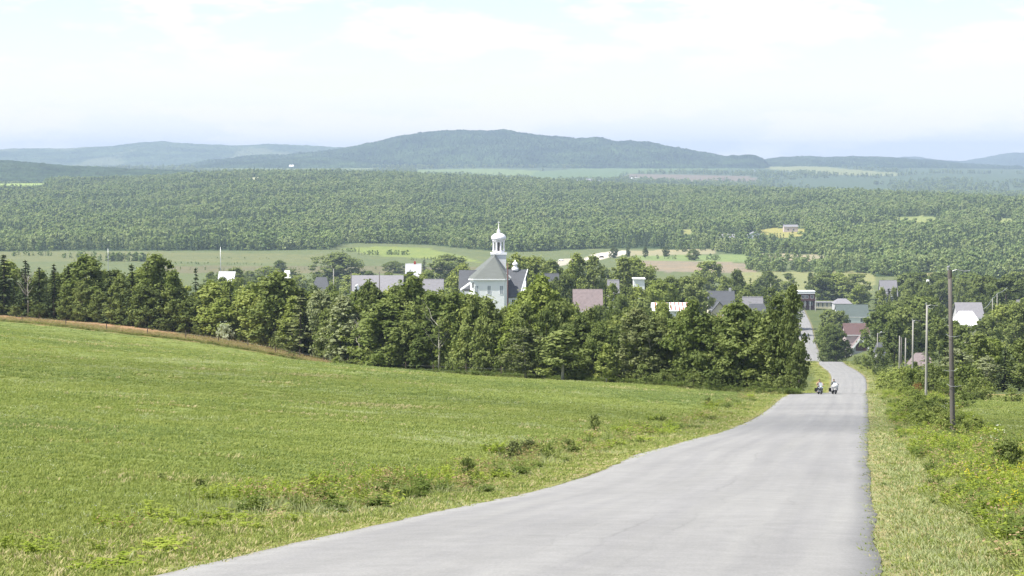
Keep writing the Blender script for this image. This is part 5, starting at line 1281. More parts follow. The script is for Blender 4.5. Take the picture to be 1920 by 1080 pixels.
# right side
house("white_roofed_house", "grey-roofed house standing right behind the brilliant white roof at right", "house", 1817, 567, 46, 8, 'gable_x', M_GREYW, M_ROOFL, 700, .66, 9)
house("white_roofed_barn", "barn with a brilliant white roof in the trees right of the nearest pole", "barn", 1813, 582, 50, 6, 'hip', M_CREAM, M_ROOFW, 640, .55, 10)
house("pink_shed", "faded pink-roofed shed with a white edge between the middle poles", "shed", 1730, 660, 36, 4, 'hip', M_PINKW, M_ROOFP, 430, .55, 6)
house("blue_roofed_house", "house with a pale bluish roof above the dark spruces right of the street", "house", 1666, 525, 30, 9, 'gable_x', M_GREYW, M_ROOFL, 1150, .6, 9)
house("white_house", "white house speck between the two large trees left of the nearest pole's top", "house", 1741, 524, 12, 9, 'gable_y', M_WHITE, M_ROOFW, 1180, .6, 6)
house("white_house", "small white-walled house cut by the right picture edge", "house", 1920, 562, 20, 7, 'gable_x', M_WHITE, M_ROOFL, 700, .6, 7)
# across the valley
def far_house(name, label, px, top, wpx, base, form, wm, rm, **k):
    X, d = ground_at(px, base, 1500, 9500); H = (base - top) / F * d
    return house(name, label, k.pop('cat', 'house'), px, top, wpx, H, form, wm, rm, d - 6, k.pop('he', .5), k.pop('depth', 10), **k)
far_house("hill_house", "grey-roofed house half hidden in the forest slope, left of three", 1363, 438, 38, 453, 'hip', M_GREYW, M_ROOFL)
far_house("hill_house", "white-gabled house on the forest slope, middle of three", 1413, 434, 30, 449, 'gable_y', M_WHITE, M_ROOFL)
far_house("hill_house", "pale pinkish house standing in the grassy clearing on the forest slope", 1482, 421, 26, 434, 'gable_x', M_PINKW, M_ROOFL, he=.75, wins=((-.2, .2, 1.6, 2), (.2, .2, 1.6, 2)))
far_house("white_trailer", "white trailer in the forest opening left of the three hill houses", 1300, 441, 10, 447, 'flat', M_WHITE, M_ROOFW, cat='trailer', depth=5)
far_house("white_barn", "long white barn beside the bright field on the left hilltop", 65, 332, 24, 338, 'gable_x', M_WHITE, M_ROOFW, cat='barn', depth=14)
far_house("far_barn", "white barn far off below the mountain, right one", 1191, 333, 16, 340, 'gable_x', M_WHITE, M_ROOFW, cat='barn', depth=14)
far_house("far_barn", "bluish far barn below the mountain, in the middle of the far farm", 1105, 335, 24, 341, 'gable_x', M_GREYW, M_ROOFL, cat='barn', depth=14)
far_house("far_barn", "low grey far barn at the right of the far farm below the mountain", 1128, 338, 14, 342, 'gable_x', M_GREYW, M_ROOFL, cat='barn', depth=12)
far_house("far_barn", "small grey far barn at the left of the far farm below the mountain", 1087, 337, 10, 341, 'gable_x', M_GREYW, M_ROOFL, cat='barn', depth=12)
far_house("far_house", "tiny white house on the pale slope left of the mountain", 547, 309, 8, 315, 'gable_x', M_WHITE, M_ROOFW, depth=12)
far_house("far_house", "tiny white house below the gap right of the mountain", 1412, 318, 9, 323, 'gable_y', M_WHITE, M_ROOFW, depth=12)

# ---- parked vehicles by the gravel road far off
def far_car(px, base, mat, label):
    X, d = ground_at(px, base, 1300, 2600)
    e = empty("parked_car", (X, d, float(gz(X, d))), 0.15); tag(e, label, "car")
    mb = MB(); mb.box(-2.2, 2.2, -.9, .9, .35, .95); mb.add([(-1.5, -.85, .953), (1.6, -.85, .953), (1.6, .85, .953), (-1.5, .85, .953), (-.8, -.7, 1.5), (1.1, -.7, 1.5), (1.1, .7, 1.5), (-.8, .7, 1.5)], [(0, 1, 5, 4), (1, 2, 6, 5), (2, 3, 7, 6), (3, 0, 4, 7), (4, 5, 6, 7)])
    mb.build("body", mat, e)
    for x in (-1.4, 1.4):
        for y in (-.92, .92):
            w_ = MB(); w_.tube([(x, y - .1, .34), (x, y + .1, .34)], [.34, .34], 10); w_.build("wheel", M_BLACK, e)
far_car(1052, 489, M_TRIM, "white car parked left at the near end of the pale gravel road")
far_car(1128, 483, M_BLACK, "dark car on the pale gravel road")
far_car(1150, 480, M_TRIM, "white car at the far end of the pale gravel road")
# ------------------------------------------------------------------ poles, wires, fence
def utility_pole(px, d, top, label, mat, r0=.17, arm=True, lean=0.0, name="utility_pole", lamp=None, group="utility poles along the right side of the road", X=None):
    X = px_x(px, d) if X is None else X
    zg = float(gz(X, d)); zt = 2 - (top - 300.0) / F * d; H = zt - zg
    e = empty(name, (X, d, zg)); tag(e, label, "utility pole" if lamp is None else "street lamp", group)
    mb = MB(); mb.tube([(0, 0, -.6), (0, 0, 0), (-lean * .5, 0, H * .5), (-lean, 0, H)], [r0 * 1.08, r0, r0 * .85, r0 * .68], 12); mb.build("post", mat, e, True)
    top_ = (-lean, 0, H)
    if arm:
        b = MB(); b.tube([(-lean - .1, 0, H - .02), (-lean - .1, 0, H + .16), (-lean, 0, H + .22)], [.05, .07, .03], 8); b.build("insulator", M_METAL, e)
        b = MB(); b.tube([(-lean, -.02, H - .1), (-lean + .35, -.1, H + .02), (-lean + .75, -.15, H - .06), (-lean + 1.05, -.2, H - .02)], [.02, .016, .014, .01], 6); b.build("bracket", M_METAL, e)
    return e, Vector((X - lean, d, zt))
e, A0 = utility_pole(1792, 114, 506, "nearest and tallest utility pole, dark grey wood, leaning slightly left", M_POLE, .148, lean=.29)
for z, s in ((.62, 1), (.42, -1), (.33, 1)):
    H = A0.z - e.location.z; b = MB(); x = -.29 * z
    b.tube([(x - .30 * s, -.1, H * z + .08), (x - .1 * s, -.2, H * z - .04), (x + .2 * s, -.2, H * z - .05), (x + .5 * s, -.1, H * z + .0)], [.010, .012, .012, .008], 5); b.build("cable_loop", M_METAL, e)
b = MB(); b.tube([(-.29 * .93, 0, H * .955), (-.29, 0, H * 1.0)], [.128, .118], 10); b.build("collar", M_POLE, e)
P2 = utility_pole(1740, 212, 572, "second nearest utility pole, pale grey and straight", M_POLE2, .135)
P3 = utility_pole(1714, 305, 601, "third utility pole, pale and thin, left of the second nearest", M_POLE2, .15)
P4 = utility_pole(1700.5, 390, 634, "fourth utility pole, short in the picture, between the third and the far pair", M_POLE2, .15, arm=False)
P5 = utility_pole(1689, 470, 630, "left pole of the far pair, pale grey", M_POLE2, .16, arm=False)
P6 = utility_pole(1692.5, 476, 633, "right pole of the far pair, darker brown", M_POLE, .17, arm=False)
# street lamp
e, T = utility_pole(1647.5, 560, 625, "grey street lamp with an arm to the right, above the roadside scrub", M_POLE2, .14, arm=False, name="street_lamp", lamp=True, group=None)
H = T.z - e.location.z
b = MB(); b.tube([(0, 0, H - .1), (.8, 0, H + .12), (2.0, 0, H + .10)], [.05, .045, .04], 6); b.build("arm", M_METAL, e)
b = MB(); b.tube([(.75, 0, H + .18), (1.0, 0, H + .30), (1.25, 0, H + .18)], [.10, .20, .10], 8); b.build("lamp_head", M_METAL, e)
b = MB(); b.tube([(.1, 0, H - .3), (2.2, 0, H - 1.1)], [.03, .03], 5); b.build("stay", M_METAL, e)
# two small poles with a wire climbing right
q1 = utility_pole(1863, 620, 559, "left one of two small poles above the trees at right", M_POLE2, .16, arm=False, group="small poles in the trees at right")
q2 = utility_pole(1871.5, 700, 550, "right one of two small poles above the trees at right", M_POLE2, .16, arm=False, group="small poles in the trees at right")
def wire(name, a, b, sag, label, r=.02, seg=10):
    mb = MB(); mb.tube([a.lerp(b, i / seg) - Vector((0, 0, sag * 4 * (i / seg) * (1 - i / seg))) for i in range(seg + 1)], [r] * (seg + 1), 5)
    return tag(mb.build(name, M_METAL, None), label, "wire")
wire("power_line", Vector((px_x(1846, 560), 560, 2 - (579 - 300) / F * 560)), q1[1], .5, "pale wire climbing from the trees to the left small pole at right", .05)
wire("power_line", q1[1], q2[1], .3, "pale wire between the two small poles at right", .05)
wire("power_line", q2[1], Vector((px_x(1890, 800), 800, 2 - (539 - 300) / F * 800)), .4, "pale wire climbing from the right small pole into the far trees", .06)
pts = [A0, P2[1], P3[1]]
wire("power_line", A0 + Vector((0, 0, .15)), P2[1], 1.1, "thin wire from the nearest pole to the second nearest pole", .010, 16)
wire("power_line", P2[1] + Vector((0, 0, .15)), P3[1], 1.0, "thin wire from the second nearest pole to the third pole", .012, 16)
# village poles
utility_pole(952, 585, 493, "dark brown utility pole standing in front of the church", M_BROWN, .24, arm=True, group="utility poles in the village")
utility_pole(625, 700, 504, "thin pale pole in front of the big round tree", M_POLE2, .2, arm=False, group="utility poles in the village")
utility_pole(658, 640, 512, "dark pole at the left end of the long hall", M_POLE, .2, arm=False, group="utility poles in the village")
utility_pole(711, 560, 510, "pole in front of the middle of the long hall", M_POLE, .18, arm=False, group="utility poles in the village")
utility_pole(1446, 900, 532, "pole with a pale lamp above the low houses", M_POLE2, .2, arm=False, group="utility poles in the village")
utility_pole(1531, 1215, 558, "thin pole right beside the brown house", M_POLE2, .2, arm=False, group="utility poles in the village")
utility_pole(413, 1250, 463, "tall thin steel mast in the marsh behind the white shed roof", M_METAL, .22, arm=False, name="radio_mast", group=None)
utility_pole(202, 1500, 466, "thin pole in the marsh at the left", M_METAL, .22, arm=False, group="utility poles in the valley")

# fence along the brown grass: posts and a wire
fe = empty("wire_fence", (0, 0, 0)); tag(fe, "wire fence on thin wooden posts along the brown grass strip", "fence")
line = []
for i, px in enumerate([-60, -10, 39, 121, 198, 274, 346, 408, 463, 515, 560, 606, 650, 700, 760, 812, 874, 940, 945 + 60]):
    d = float(edge_g(px)) + 1.4; X = px_x(px, d); z = float(gz(X, d)); line.append((X, d, z)); H = RND.uniform(1.25, 1.6)
    mb = MB(); l_ = RND.uniform(-.06, .06); mb.tube([(X, d, z - .3), (X + l_ * .5, d, z + H * .5), (X + l_, d, z + H)], [.085, .08, .07], 7); mb.build("post", M_POST, fe)
for hgt in (.55, 1.05):
    mb = MB(); mb.tube([(x, y, z + hgt) for x, y, z in line], [.006] * len(line), 4); mb.build("wire", M_METAL, fe)

# ------------------------------------------------------------------ riders
def skin_body(name, bones, radii, mat, parent, sub=2, root=0):
    """one continuous surface grown over joints"""
    me = bpy.data.meshes.new(name); me.from_pydata([b[0] for b in bones], [(i, b[1]) for i, b in enumerate(bones) if b[1] is not None], [])
    o = ob(name, me); m_ = o.modifiers.new("skin", 'SKIN'); m_.use_smooth_shade = True
    sv = me.skin_vertices[0].data
    for i, r_ in enumerate(radii): sv[i].radius = (r_, r_); sv[i].use_root = (i == root)
    s_ = o.modifiers.new("sub", 'SUBSURF'); s_.levels = sub; s_.render_levels = sub
    dg = bpy.context.evaluated_depsgraph_get(); ev = o.evaluated_get(dg); nm = bpy.data.meshes.new_from_object(ev)
    bpy.data.objects.remove(o); nm.name = name; nm.materials.clear(); nm.materials.append(mat)
    nm.polygons.foreach_set("use_smooth", np.ones(len(nm.polygons), bool))
    return ob(name, nm, parent)

M_SKIN = simple_mat("skin", (0.36, 0.22, 0.15), 0.6, .05, 4); M_HAIR = simple_mat("dark_hair", (0.03, 0.022, 0.018), 0.7, .1, 8)
M_SHIRTL = simple_mat("pale_shirt", (0.36, 0.30, 0.26), 0.9, .1, 4); M_SHIRTG = simple_mat("grey_jacket", (0.13, 0.135, 0.13), 0.85, .1, 4)
M_JEANS = simple_mat("dark_jeans", (0.03, 0.035, 0.05), 0.9, .1, 6); M_BIKEBLK = simple_mat("black_bike_paint", (0.015, 0.016, 0.02), 0.25, .05, 2, spec=.5)
M_BIKEWHT = simple_mat("white_fairing", (0.62, 0.62, 0.61), 0.3, .03, 2); M_CHROME = simple_mat("chrome", (0.62, 0.64, 0.67), 0.18, .03, 2, metal=.9)
M_LAMP = simple_mat("headlamp_glass", (0.75, 0.78, 0.82), 0.1, .02, 2, spec=.8)

def motorcycle(px, base, heading, label, touring):
    """local -y is forward"""
    d = float(base); X = px_x(px, d); zg = 2 - float(road_h(d)) + .05
    sl_ = math.atan((float(road_h(d + 3)) - float(road_h(d - 3))) / 6)
    e = empty("motorcycle", (X, d, zg), 0); e.rotation_euler = (-sl_, 0, heading); e.scale = (.94,) * 3; tag(e, label, "motorcycle", "motorcycles riding up the road")
    for y, nm in ((-.78, "front_wheel"), (.78, "rear_wheel")):
        w_ = MB(); w_.torus((0, y, .33), .25, .085); o = w_.build(nm, M_BLACK, e, True)
        r_ = MB(); r_.tube([(-.06, y, .33), (.06, y, .33)], [.10, .10], 10); r_.tube([(-.02, y, .33), (.02, y, .33)], [.185, .185], 16); r_.build("rim", M_CHROME, o)
    b = MB(); b.tube([(-.10, -.78, .33), (-.10, -.48, .98)], [.035, .035], 7); b.tube([(.10, -.78, .33), (.10, -.48, .98)], [.035, .035], 7); b.build("fork", M_CHROME, e)
    b = MB(); b.lathe([(.02, .50), (.20, .55), (.22, .62), (.15, .66)], (0, -.78, 0), 12); b.build("front_mudguard", M_BIKEBLK if not touring else M_BIKEWHT, e)
    b = MB(); b.tube([(0, -.45, .72), (0, -.3, .80), (0, 0, .82), (0, .2, .74)], [.10, .17, .18, .10], 10); b.build("fuel_tank", M_BIKEBLK if not touring else M_BIKEWHT, e, True)
    b = MB(); b.box(-.21, .21, -.28, .22, .28, .62); b.box(-.28, -.213, -.12, .12, .34, .55); b.box(.213, .28, -.12, .12, .34, .55); b.build("engine", M_CHROME if not touring else M_BIKEBLK, e)
    b = MB(); b.tube([(0, .18, .78), (0, .42, .74), (0, .72, .82), (0, .95, .80)], [.13, .17, .15, .08], 10); b.build("seat", M_BLACK, e, True)
    b = MB(); b.tube([(-.40, -.42, 1.02), (-.25, -.47, 1.03), (.25, -.47, 1.03), (.40, -.42, 1.02)], [.025, .025, .025, .025], 7); b.build("handlebar", M_CHROME, e)
    b = MB(); b.lathe([(.02, -.12), (.09, -.10), (.115, 0.0), (.115, .03)], (0, 0, 0), 14); o = b.build("headlight", M_LAMP, e, True); o.location = (0, -.66, .88); o.rotation_euler = (math.pi / 2, 0, 0)
    for s in (-1, 1):
        b = MB(); b.box(s * .31 - .12, s * .31 + .12, .48, 1.02, .34, .74); b.build("pannier", M_BIKEBLK, e)
        b = MB(); b.tube([(s * .2, 0, .28), (s * .26, .5, .26), (s * .27, 1.05, .30)], [.035, .05, .055], 8); b.build("exhaust", M_CHROME, e)
        b = MB(); b.box(s * .38 - .06, s * .38 + .06, -.5, -.47, 1.12, 1.2); b.build("mirror", M_BIKEBLK, e)
    if touring:
        b = MB(); b.tube([(0, -.52, .68), (0, -.62, .86), (0, -.60, 1.02), (0, -.52, 1.12)], [.20, .38, .40, .26], 14); b.build("fairing", M_BIKEWHT, e, True)
        b = MB(); b.slab([(-.25, -.62, 1.10), (.25, -.62, 1.10), (.20, -.45, 1.38), (-.20, -.45, 1.38)], .02); b.build("windshield", M_PALEGLASS, e)
        b = MB(); b.box(-.36, -.20, -.50, -.20, .45, .78).box(.20, .36, -.50, -.20, .45, .78); b.build("lower_cowl", M_GREYW, e)
    else:
        b = MB(); b.slab([(-.22, -.60, 1.02), (.22, -.60, 1.02), (.20, -.42, 1.36), (-.20, -.42, 1.36)], .02); b.build("windshield", M_PALEGLASS, e)
        for s in (-1, 1):
            b = MB(); b.tube([(s * .22, -.62, .80), (s * .22, -.55, .80)], [.06, .06], 8); b.build("fog_lamp", M_LAMP, e)
    return e

def rider(bike, shirt, arms, hair, label):
    p = empty("person", tuple(bike.location)); p.rotation_euler = bike.rotation_euler; p.scale = bike.scale; tag(p, label, "person")
    J = [((0, .30, .88), None), ((0, .27, 1.10), 0), ((0, .20, 1.36), 1), ((0, .17, 1.47), 2), ((0, .15, 1.53), 3)]
    R = [.15, .14, .155, .07, .055]
    for s in (-1, 1):
        b0 = len(J); J += [((s * .19, .20, 1.40), 2), ((s * .36, .02, 1.20), b0), ((s * .36, -.30, 1.07), b0 + 1), ((s * .35, -.42, 1.04), b0 + 2)]; R += [.075, .05, .038, .035]
    for s in (-1, 1):
        b0 = len(J); J += [((s * .12, .26, .86), 0), ((s * .27, -.14, .74), b0), ((s * .29, .08, .36), b0 + 1), ((s * .29, -.08, .30), b0 + 2)]; R += [.10, .075, .055, .05]
    skin_body("body", J, R, arms, p, 2)
    # clothes: vest and trousers as their own surfaces just outside the body
    skin_body("shirt", [((0, .30, .92), None), ((0, .27, 1.10), 0), ((0, .20, 1.36), 1), ((-.20, .18, 1.38), 2), ((.20, .18, 1.38), 2)], [.165, .16, .172, .09, .09], shirt, p, 2)
    for s in (-1, 1):
        skin_body("trouser_leg", [((s * .11, .27, .87), None), ((s * .27, -.14, .74), 0), ((s * .29, .07, .40), 1)], [.118, .09, .07], M_JEANS, p, 2)
        skin_body("boot", [((s * .29, .10, .34), None), ((s * .29, .0, .28), 0), ((s * .29, -.14, .27), 1)], [.07, .065, .045], M_BLACK, p, 2)
        for k in range(4):
            x = s * (.325 + .022 * k); skin_body("finger", [((x, -.44, 1.055), None), ((x, -.475, 1.045), 0), ((x, -.47, 1.005), 1)], [.011, .010, .009], arms, p, 1)
        skin_body("thumb", [((s * .315, -.43, 1.03), None), ((s * .30, -.45, .995), 0)], [.012, .010], arms, p, 1)
    h = MB(); h.lathe([(.02, -.13), (.06, -.115), (.078, -.05), (.086, .02), (.080, .08), (.055, .12), (.01, .135)], (0, 0, 0), 14); o = h.build("head", M_SKIN, p, True); o.location = (0, .11, 1.63)
    for s in (-1, 1):
        MB().lathe([(.004, -.012), (.012, 0), (.004, .012)], (s * .03, -.078, .015), 8).build("eye", M_BLACK, o)
        MB().box(s * .086 - .008, s * .086 + .008, -.01, .03, -.03, .03).build("ear", M_SKIN, o)
    MB().add([(-.014, -.078, -.03), (.014, -.078, -.03), (0, -.105, -.025), (0, -.080, .02)], [(0, 1, 2), (0, 2, 3), (1, 3, 2), (0, 3, 1)]).build("nose", M_SKIN, o)
    MB().box(-.025, .025, -.078, -.066, -.066, -.056).build("mouth", M_RED, o)
    k = MB(); k.lathe([(.088, .015), (.095, .05), (.088, .10), (.06, .135), (.01, .15)], (0, .012, 0), 14); k.build("hair", hair, o, True)
    return p
bk1 = motorcycle(1540, 228.5, .04, "black motorcycle with dark panniers and a silver front, nearer the grass verge", False)
rider(bk1, M_SHIRTL, M_SKIN, M_HAIR, "person in a pale shirt with bare arms riding the black motorcycle")
bk2 = motorcycle(1567, 229.5, .05, "white-faired motorcycle riding nearer the middle of the road", True)
rider(bk2, M_SHIRTG, M_SHIRTG, M_HAIR, "person in a grey jacket riding the white-faired motorcycle")
# ------------------------------------------------------------------ grass, weeds, flowers
M_GR = leaf_mat("grass_blade", (0.150, 0.196, 0.052), (0.245, 0.280, 0.095), 0.36)
M_GRD = leaf_mat("grass_blade_deep", (0.095, 0.140, 0.042), (0.165, 0.205, 0.075), 0.33)
M_GRY = leaf_mat("grass_blade_yellow", (0.185, 0.228, 0.060), (0.285, 0.310, 0.110), 0.36)
M_STRAW = leaf_mat("grass_straw", (0.28, 0.25, 0.12), (0.40, 0.36, 0.20), 0.25)
M_PALEG = leaf_mat("grass_pale", (0.225, 0.262, 0.115), (0.350, 0.375, 0.205), 0.34)
M_WEED = leaf_mat("weed_leaf", (0.185, 0.250, 0.034), (0.320, 0.370, 0.075), 0.4)
M_WEEDD = leaf_mat("weed_leaf_dark", (0.080, 0.120, 0.028), (0.150, 0.195, 0.052), 0.34)
M_YEL = leaf_mat("goldenrod_flower", (0.36, 0.33, 0.03), (0.52, 0.47, 0.06), 0.3)
M_WHF = leaf_mat("white_flower", (0.55, 0.57, 0.48), (0.72, 0.72, 0.66), 0.2)
M_RUST = leaf_mat("dry_seed_head", (0.26, 0.185, 0.10), (0.38, 0.28, 0.17), 0.25)

def blades(seed, n, rad, h0, h1, w0, mats, bend=.5, leaves=0, tops=None):
    r = np.random.default_rng(seed); V = []; Fc = []; T = []; MI = []
    def quad(a, b, c, d, t, m): Fc.append([len(V) + i for i in range(4)]); V.extend([a, b, c, d]); T.extend([t] * 4); MI.append(m)
    for i in range(n):
        a = r.uniform(0, 6.28); q = rad * math.sqrt(r.uniform()); p = np.array([q * math.cos(a), q * math.sin(a), -.02]); h = r.uniform(h0, h1)
        th = r.uniform(0, 6.28); s = np.array([math.cos(th), math.sin(th), 0]) * w0 * r.uniform(.7, 1.3)
        o = np.array([math.cos(a), math.sin(a), 0]) * bend * h * r.uniform(.2, 1.0) + r.normal(0, .12, 3) * h * np.array([1, 1, 0])
        t = r.uniform(); m = 0
        if len(mats) > 1 and not tops and r.uniform() < .22: m = 1
        mid = p + o * .35 + np.array([0, 0, h * .6]); tip = p + o + np.array([0, 0, h])
        quad(p - s, p + s, mid + s * .8, mid - s * .8, t, m); quad(mid - s * .8, mid + s * .8, tip + s * .15, tip - s * .15, t, m)
        for k in range(leaves):
            z = r.uniform(.25, 1.0); c = p + o * z**1.5 + np.array([0, 0, h * z]); b = r.uniform(0, 6.28); L = r.uniform(.05, .12) * (h1 / .7)
            d1 = np.array([math.cos(b), math.sin(b), r.uniform(-.2, .6)]) * L; d2 = np.array([-math.sin(b), math.cos(b), 0]) * L * .28
            quad(c, c + d1 * .5 + d2, c + d1, c + d1 * .5 - d2, r.uniform(), 0)
        if tops:
            for k in range(tops):
                c = tip + r.normal(0, 1, 3) * np.array([.04, .04, .055]) * (h1 / .8); L = r.uniform(.015, .032) * (h1 / .8)
                x, y = r.normal(0, 1, 3), r.normal(0, 1, 3); x *= L / np.linalg.norm(x); y *= L / np.linalg.norm(y)
                quad(c - x, c - y, c + x, c + y, r.uniform(), 1)
    me = mesh_np("blades", np.array(V), np.array(Fc))
    for m_ in mats: me.materials.append(m_)
    me.polygons.foreach_set("material_index", np.array(MI, np.int32))
    at = me.attributes.new("tint", 'FLOAT', 'POINT'); at.data.foreach_set("value", np.array(T, np.float32)); return me

GT = [("aa_tuft", blades(1, 30, .20, .05, .12, .010, [M_GR, M_GRY])), ("ab_tuft", blades(2, 30, .22, .05, .13, .010, [M_GR])), ("ac_tuft", blades(3, 28, .20, .05, .12, .010, [M_GRY, M_GR])),
      ("ad_tuft", blades(4, 24, .20, .06, .15, .009, [M_STRAW, M_GR])), ("ae_tuft", blades(5, 26, .20, .06, .16, .009, [M_PALEG, M_STRAW])), ("af_flower", blades(6, 9, .22, .10, .19, .006, [M_GR, M_WHF], tops=4)), ("ag_tuft", blades(7, 30, .21, .05, .13, .010, [M_GRD, M_GR]))]
proto_collection("field_grass", GT)
WT = [("ba_weed", blades(11, 15, .20, .35, .70, .009, [M_WEED], .35, 9)), ("bb_weed", blades(12, 15, .22, .30, .62, .009, [M_GRY, M_STRAW], .45, 4)), ("bc_weed", blades(13, 12, .18, .40, .75, .009, [M_WEEDD], .3, 12)),
      ("bd_goldenrod", blades(14, 9, .20, .50, .80, .008, [M_WEED, M_YEL], .25, 8, tops=9)), ("be_drystalk", blades(15, 16, .20, .40, .75, .007, [M_GRY, M_RUST], .3, 2, tops=4)), ("bf_umbel", blades(16, 6, .2, .5, .8, .008, [M_WEEDD, M_WHF], .2, 5, tops=4)),
      ("bg_longgrass", blades(17, 40, .22, .22, .48, .008, [M_PALEG, M_STRAW], .6)), ("bh_longgrass", blades(18, 40, .22, .20, .45, .008, [M_GRY, M_PALEG], .6))]
proto_collection("weeds", WT)

r = np.random.default_rng(61)
def sample(dens, d0, d1, pa=-260, pb=2180):
    """random ground points, dens(d) per square metre"""
    P = []
    ed = np.geomspace(d0, d1, 60)
    for a, b in zip(ed[:-1], ed[1:]):
        m_ = (a + b) / 2; A = (pb - pa) / F * m_ * (b - a); n = r.poisson(A * dens(m_))
        D = r.uniform(a, b, n); X = px_x(r.uniform(pa, pb, n), D); P.append(np.stack([X, D], 1))
    P = np.concatenate(P); return P[:, 0], P[:, 1]
def sides(X, D):
    xr_ = road_xr(D); return (xr_ - road_w(D)) - X, X - xr_
def place(name, key, X, D, pick, s, sz, label):
    n = len(X); X_ = X; z = gz(X_, D) - .01
    rot = np.stack([r.normal(0, .08, n), r.normal(0, .08, n), r.uniform(0, 6.28, n)], 1)
    return scatter(name, key, np.stack([X_, D, z], 1), np.stack([s, s, sz], 1), rot, pick, label)

# mown field and the meadow right of the road
X, D = sample(lambda d: 44 * min(1, (34.0 / d)**1.75), 17, 400)
vl_, vr_ = sides(X, D); px = 960 + F * X / D
k = (((vl_ > -.04) & (D < edge_g(px) - 1)) | ((vr_ > -.04) & (D < 246)))
X, D, vl_, vr_ = X[k], D[k], vl_[k], vr_[k]; n = len(X)
p1 = waves(X, D, 17) + .8 * waves(X + 31, D - 12, 6) + r.normal(0, .45, n)
p2 = waves(X - 60, D + 20, 26) + .7 * waves(X + 5, D, 8) + r.normal(0, .4, n)
pick = np.where(p1 > .55, 2, np.where(p1 < -.35, 1, 0)); pick = np.where(p2 > 1.35, 3, pick); pick = np.where(p2 < -1.15, 4, pick)
pick = np.where((r.uniform(size=n) < .014) & (p2 < .2), 5, pick)
p3 = waves(X + 200, D * .8, 75) + .7 * waves(X - 80, D, 33) + r.normal(0, .35, n)
pick = np.where((p3 > .45) & (pick < 3), 6, pick); pick = np.where((p3 < -.75) & (pick < 2), 2, pick)
v_ = np.maximum(vl_, vr_)
verge = (vl_ > 0) & (vl_ < 3.4) | (vr_ > 0) & (vr_ < 2.4)
u = r.uniform(size=n)
pick = np.where((vl_ > 0) & (vl_ < 3.4), np.where(u < .48, 2, np.where(u < .66, 3, np.where(u < .8, 0, pick))), pick)
pick = np.where((vr_ > 0) & (vr_ < 2.4), np.where(u < .46, 4, np.where(u < .62, 3, np.where(u < .82, 2, pick))), pick)
grow = np.clip(D / 38.0, 1, 4.2); s = r.uniform(.8, 1.3, n) * grow**.75
hgt = np.where(verge, .50, .56) * r.uniform(.7, 1.35, n) * np.clip(D / 80.0, 1, 1.3)
hgt = hgt * np.clip(v_ / .5, .45, 1)
place("grass", "field_grass", X, D, pick, s, hgt, "short grass of the mown field and the road verges")
# weeds and long grass on both banks
X, D = sample(lambda d: 15 * min(1, (40.0 / d)**1.5), 18, 330)
vl_, vr_ = sides(X, D); n = len(X); edge = 1.75 + .35 * waves(X, D, 7); wv_ = waves(X, D, 9) + .6 * waves(X + 9, D + 4, 3.5)
R_ = (vr_ > edge) & (vr_ < np.where(D < 110, 9.0, 7.0) + wv_)
L_ = (vl_ > 1.6 + .5 * wv_) & (vl_ < 4.6 + wv_) & (D > 40) & (r.uniform(size=n) < np.where(D < 120, .30, .26))
L2 = (vl_ > .9) & (vl_ < 4.5) & (D <= 42) & (r.uniform(size=n) < .05 + .05 * (wv_ > .5))
k = R_ | L_ | L2; X, D, vl_, vr_, wv_, L2 = X[k], D[k], vl_[k], vr_[k], wv_[k], L2[k]; n = len(X); u = r.uniform(size=n)
pk = np.where(wv_ > .35, 0, 7); pk = np.where(wv_ < -.5, 6, pk)
pk = np.where(u < .14, 1, pk); pk = np.where((u > .14) & (u < .24), 2, pk); pk = np.where((u > .24) & (u < .245) & (vr_ > 5), 5, pk); pk = np.where((u > .27) & (u < .31), 4, pk)
gold = (waves(X + 3, D, 5) > .75) & (u > .90) & (((vr_ > 2.2) & (D < 75)) | (L2 & (X < -3.2)))
pk = np.where(gold, 3, pk)
pk = np.where((vl_ > 0) & (D > 42) & (u > .84) & ~gold, 4, pk)
gr = np.clip(D / 55.0, 1, 2.2); s = r.uniform(.75, 1.25, n) * gr**.7
h_ = r.uniform(.6, 1.15, n) * np.where(vl_ > 0, .72, 1.0) * np.where(L2, .62, 1.0) * np.clip((v_ := np.maximum(vl_, vr_)) / 3.0, .5, 1.05)
place("weeds", "weeds", X, D, pk, s, h_, "tall weeds and long grass on the banks beside the road")
# tall dry grass at the far edge of the field
px = r.uniform(-260, 1500, 5200); D = edge_g(px) + r.uniform(-1.2, 9, 5200) * np.where(px < 600, 1.0, .35); X = px_x(px, D); n = len(X)
u = r.uniform(size=n); pk = np.where(px < 620, np.where(u < .75, 4, 6), np.where(u < .35, 6, np.where(u < .75, 7, 2)))
place("dry_grass", "weeds", X, D, pk, r.uniform(1.3, 2.2, n), r.uniform(.7, 1.2, n), "reddish dry grass along the far edge of the field")
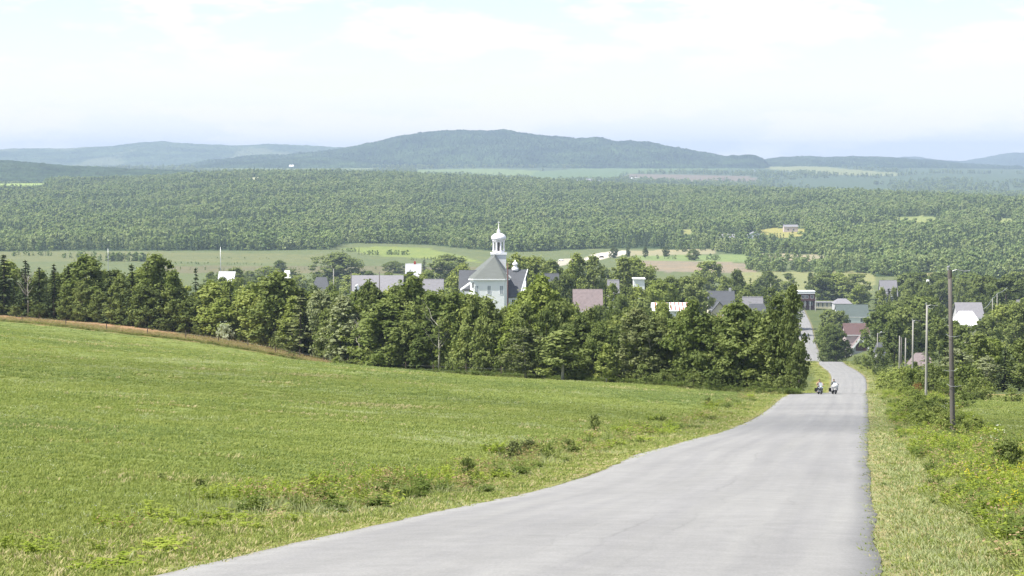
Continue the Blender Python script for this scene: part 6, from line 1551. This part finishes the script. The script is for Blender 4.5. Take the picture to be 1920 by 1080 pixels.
# grass on the roadside banks farther down
X, D = sample(lambda d: .55 * min(1, (300.0 / d)**1.6), 236, 720, 1380, 1800)
vl_, vr_ = sides(X, D); k = ((vl_ > .3) & (vl_ < 9)) | ((vr_ > .3) & (vr_ < 9)); X, D = X[k], D[k]; n = len(X)
place("bank_grass", "weeds", X, D, np.where(r.uniform(size=n) < .6, 7, 1), r.uniform(1.6, 2.6, n), r.uniform(.6, 1.2, n), "long grass on the banks of the road below the crest")

# ------------------------------------------------------------------ the small cumulus whose shade crosses field and road
def cloud(X, D, alt, rx, ry, rz, seed, rot):
    r = random.Random(seed); bm = bmesh.new()
    for i in range(34):
        a = r.uniform(0, 6.28); q = math.sqrt(r.uniform(0, 1)); x, y = rx * q * math.cos(a), ry * q * math.sin(a)
        s = rz * (1.05 - .55 * q) * r.uniform(.6, 1.1)
        t = bmesh.ops.create_icosphere(bm, subdivisions=3, radius=1.0)
        for v in t['verts']:
            c = v.co; k = 1 + .10 * math.sin(c.x * 7 + i) * math.sin(c.y * 6 + 2 * i) * math.cos(c.z * 6)
            v.co = Vector((x + c.x * s * 1.25 * k, y + c.y * s * 1.1 * k, max(c.z * s * k + .25 * s, -.12 * rz)))
    me = bpy.data.meshes.new("cloud"); bm.to_mesh(me); bm.free(); me.polygons.foreach_set("use_smooth", np.ones(len(me.polygons), bool))
    me.materials.append(M_CLOUD); o = ob("cloud", me)
    o.location = Vector((X, D, float(gz(X, D)))) + SUN_DIR * (alt / SUN_DIR.z); o.rotation_euler = (0, 0, rot)
    return tag(o, kind='stuff')
M_CLOUD, t = new_mat("cloud_vapour")
tr = t.n('ShaderNodeBsdfTransparent'); df = t.n('ShaderNodeBsdfDiffuse', {'Color': (.85, .86, .88, 1)})
out(t, t.n('ShaderNodeMixShader', {0: 0.055, 1: tr.outputs[0], 2: df.outputs[0]}).outputs[0])
cloud(-2, 148, 700, 84, 40, 18, 5, -.10)
# ------------------------------------------------------------------ the air
hz = MB().box(-13000, 11500, -120, 21500, -130, 168).mesh("haze")
m, t = new_mat("summer_haze")
pv = t.n('ShaderNodeVolumePrincipled', {'Color': (0.50, 0.63, 0.82, 1), 'Density': 0.000078, 'Anisotropy': 0.0})
t.t.links.new(pv.outputs[0], t.n('ShaderNodeOutputMaterial').inputs['Volume'])
m.cycles.homogeneous_volume = True
hz.materials.append(m)
tag(ob("haze", hz), kind='stuff')
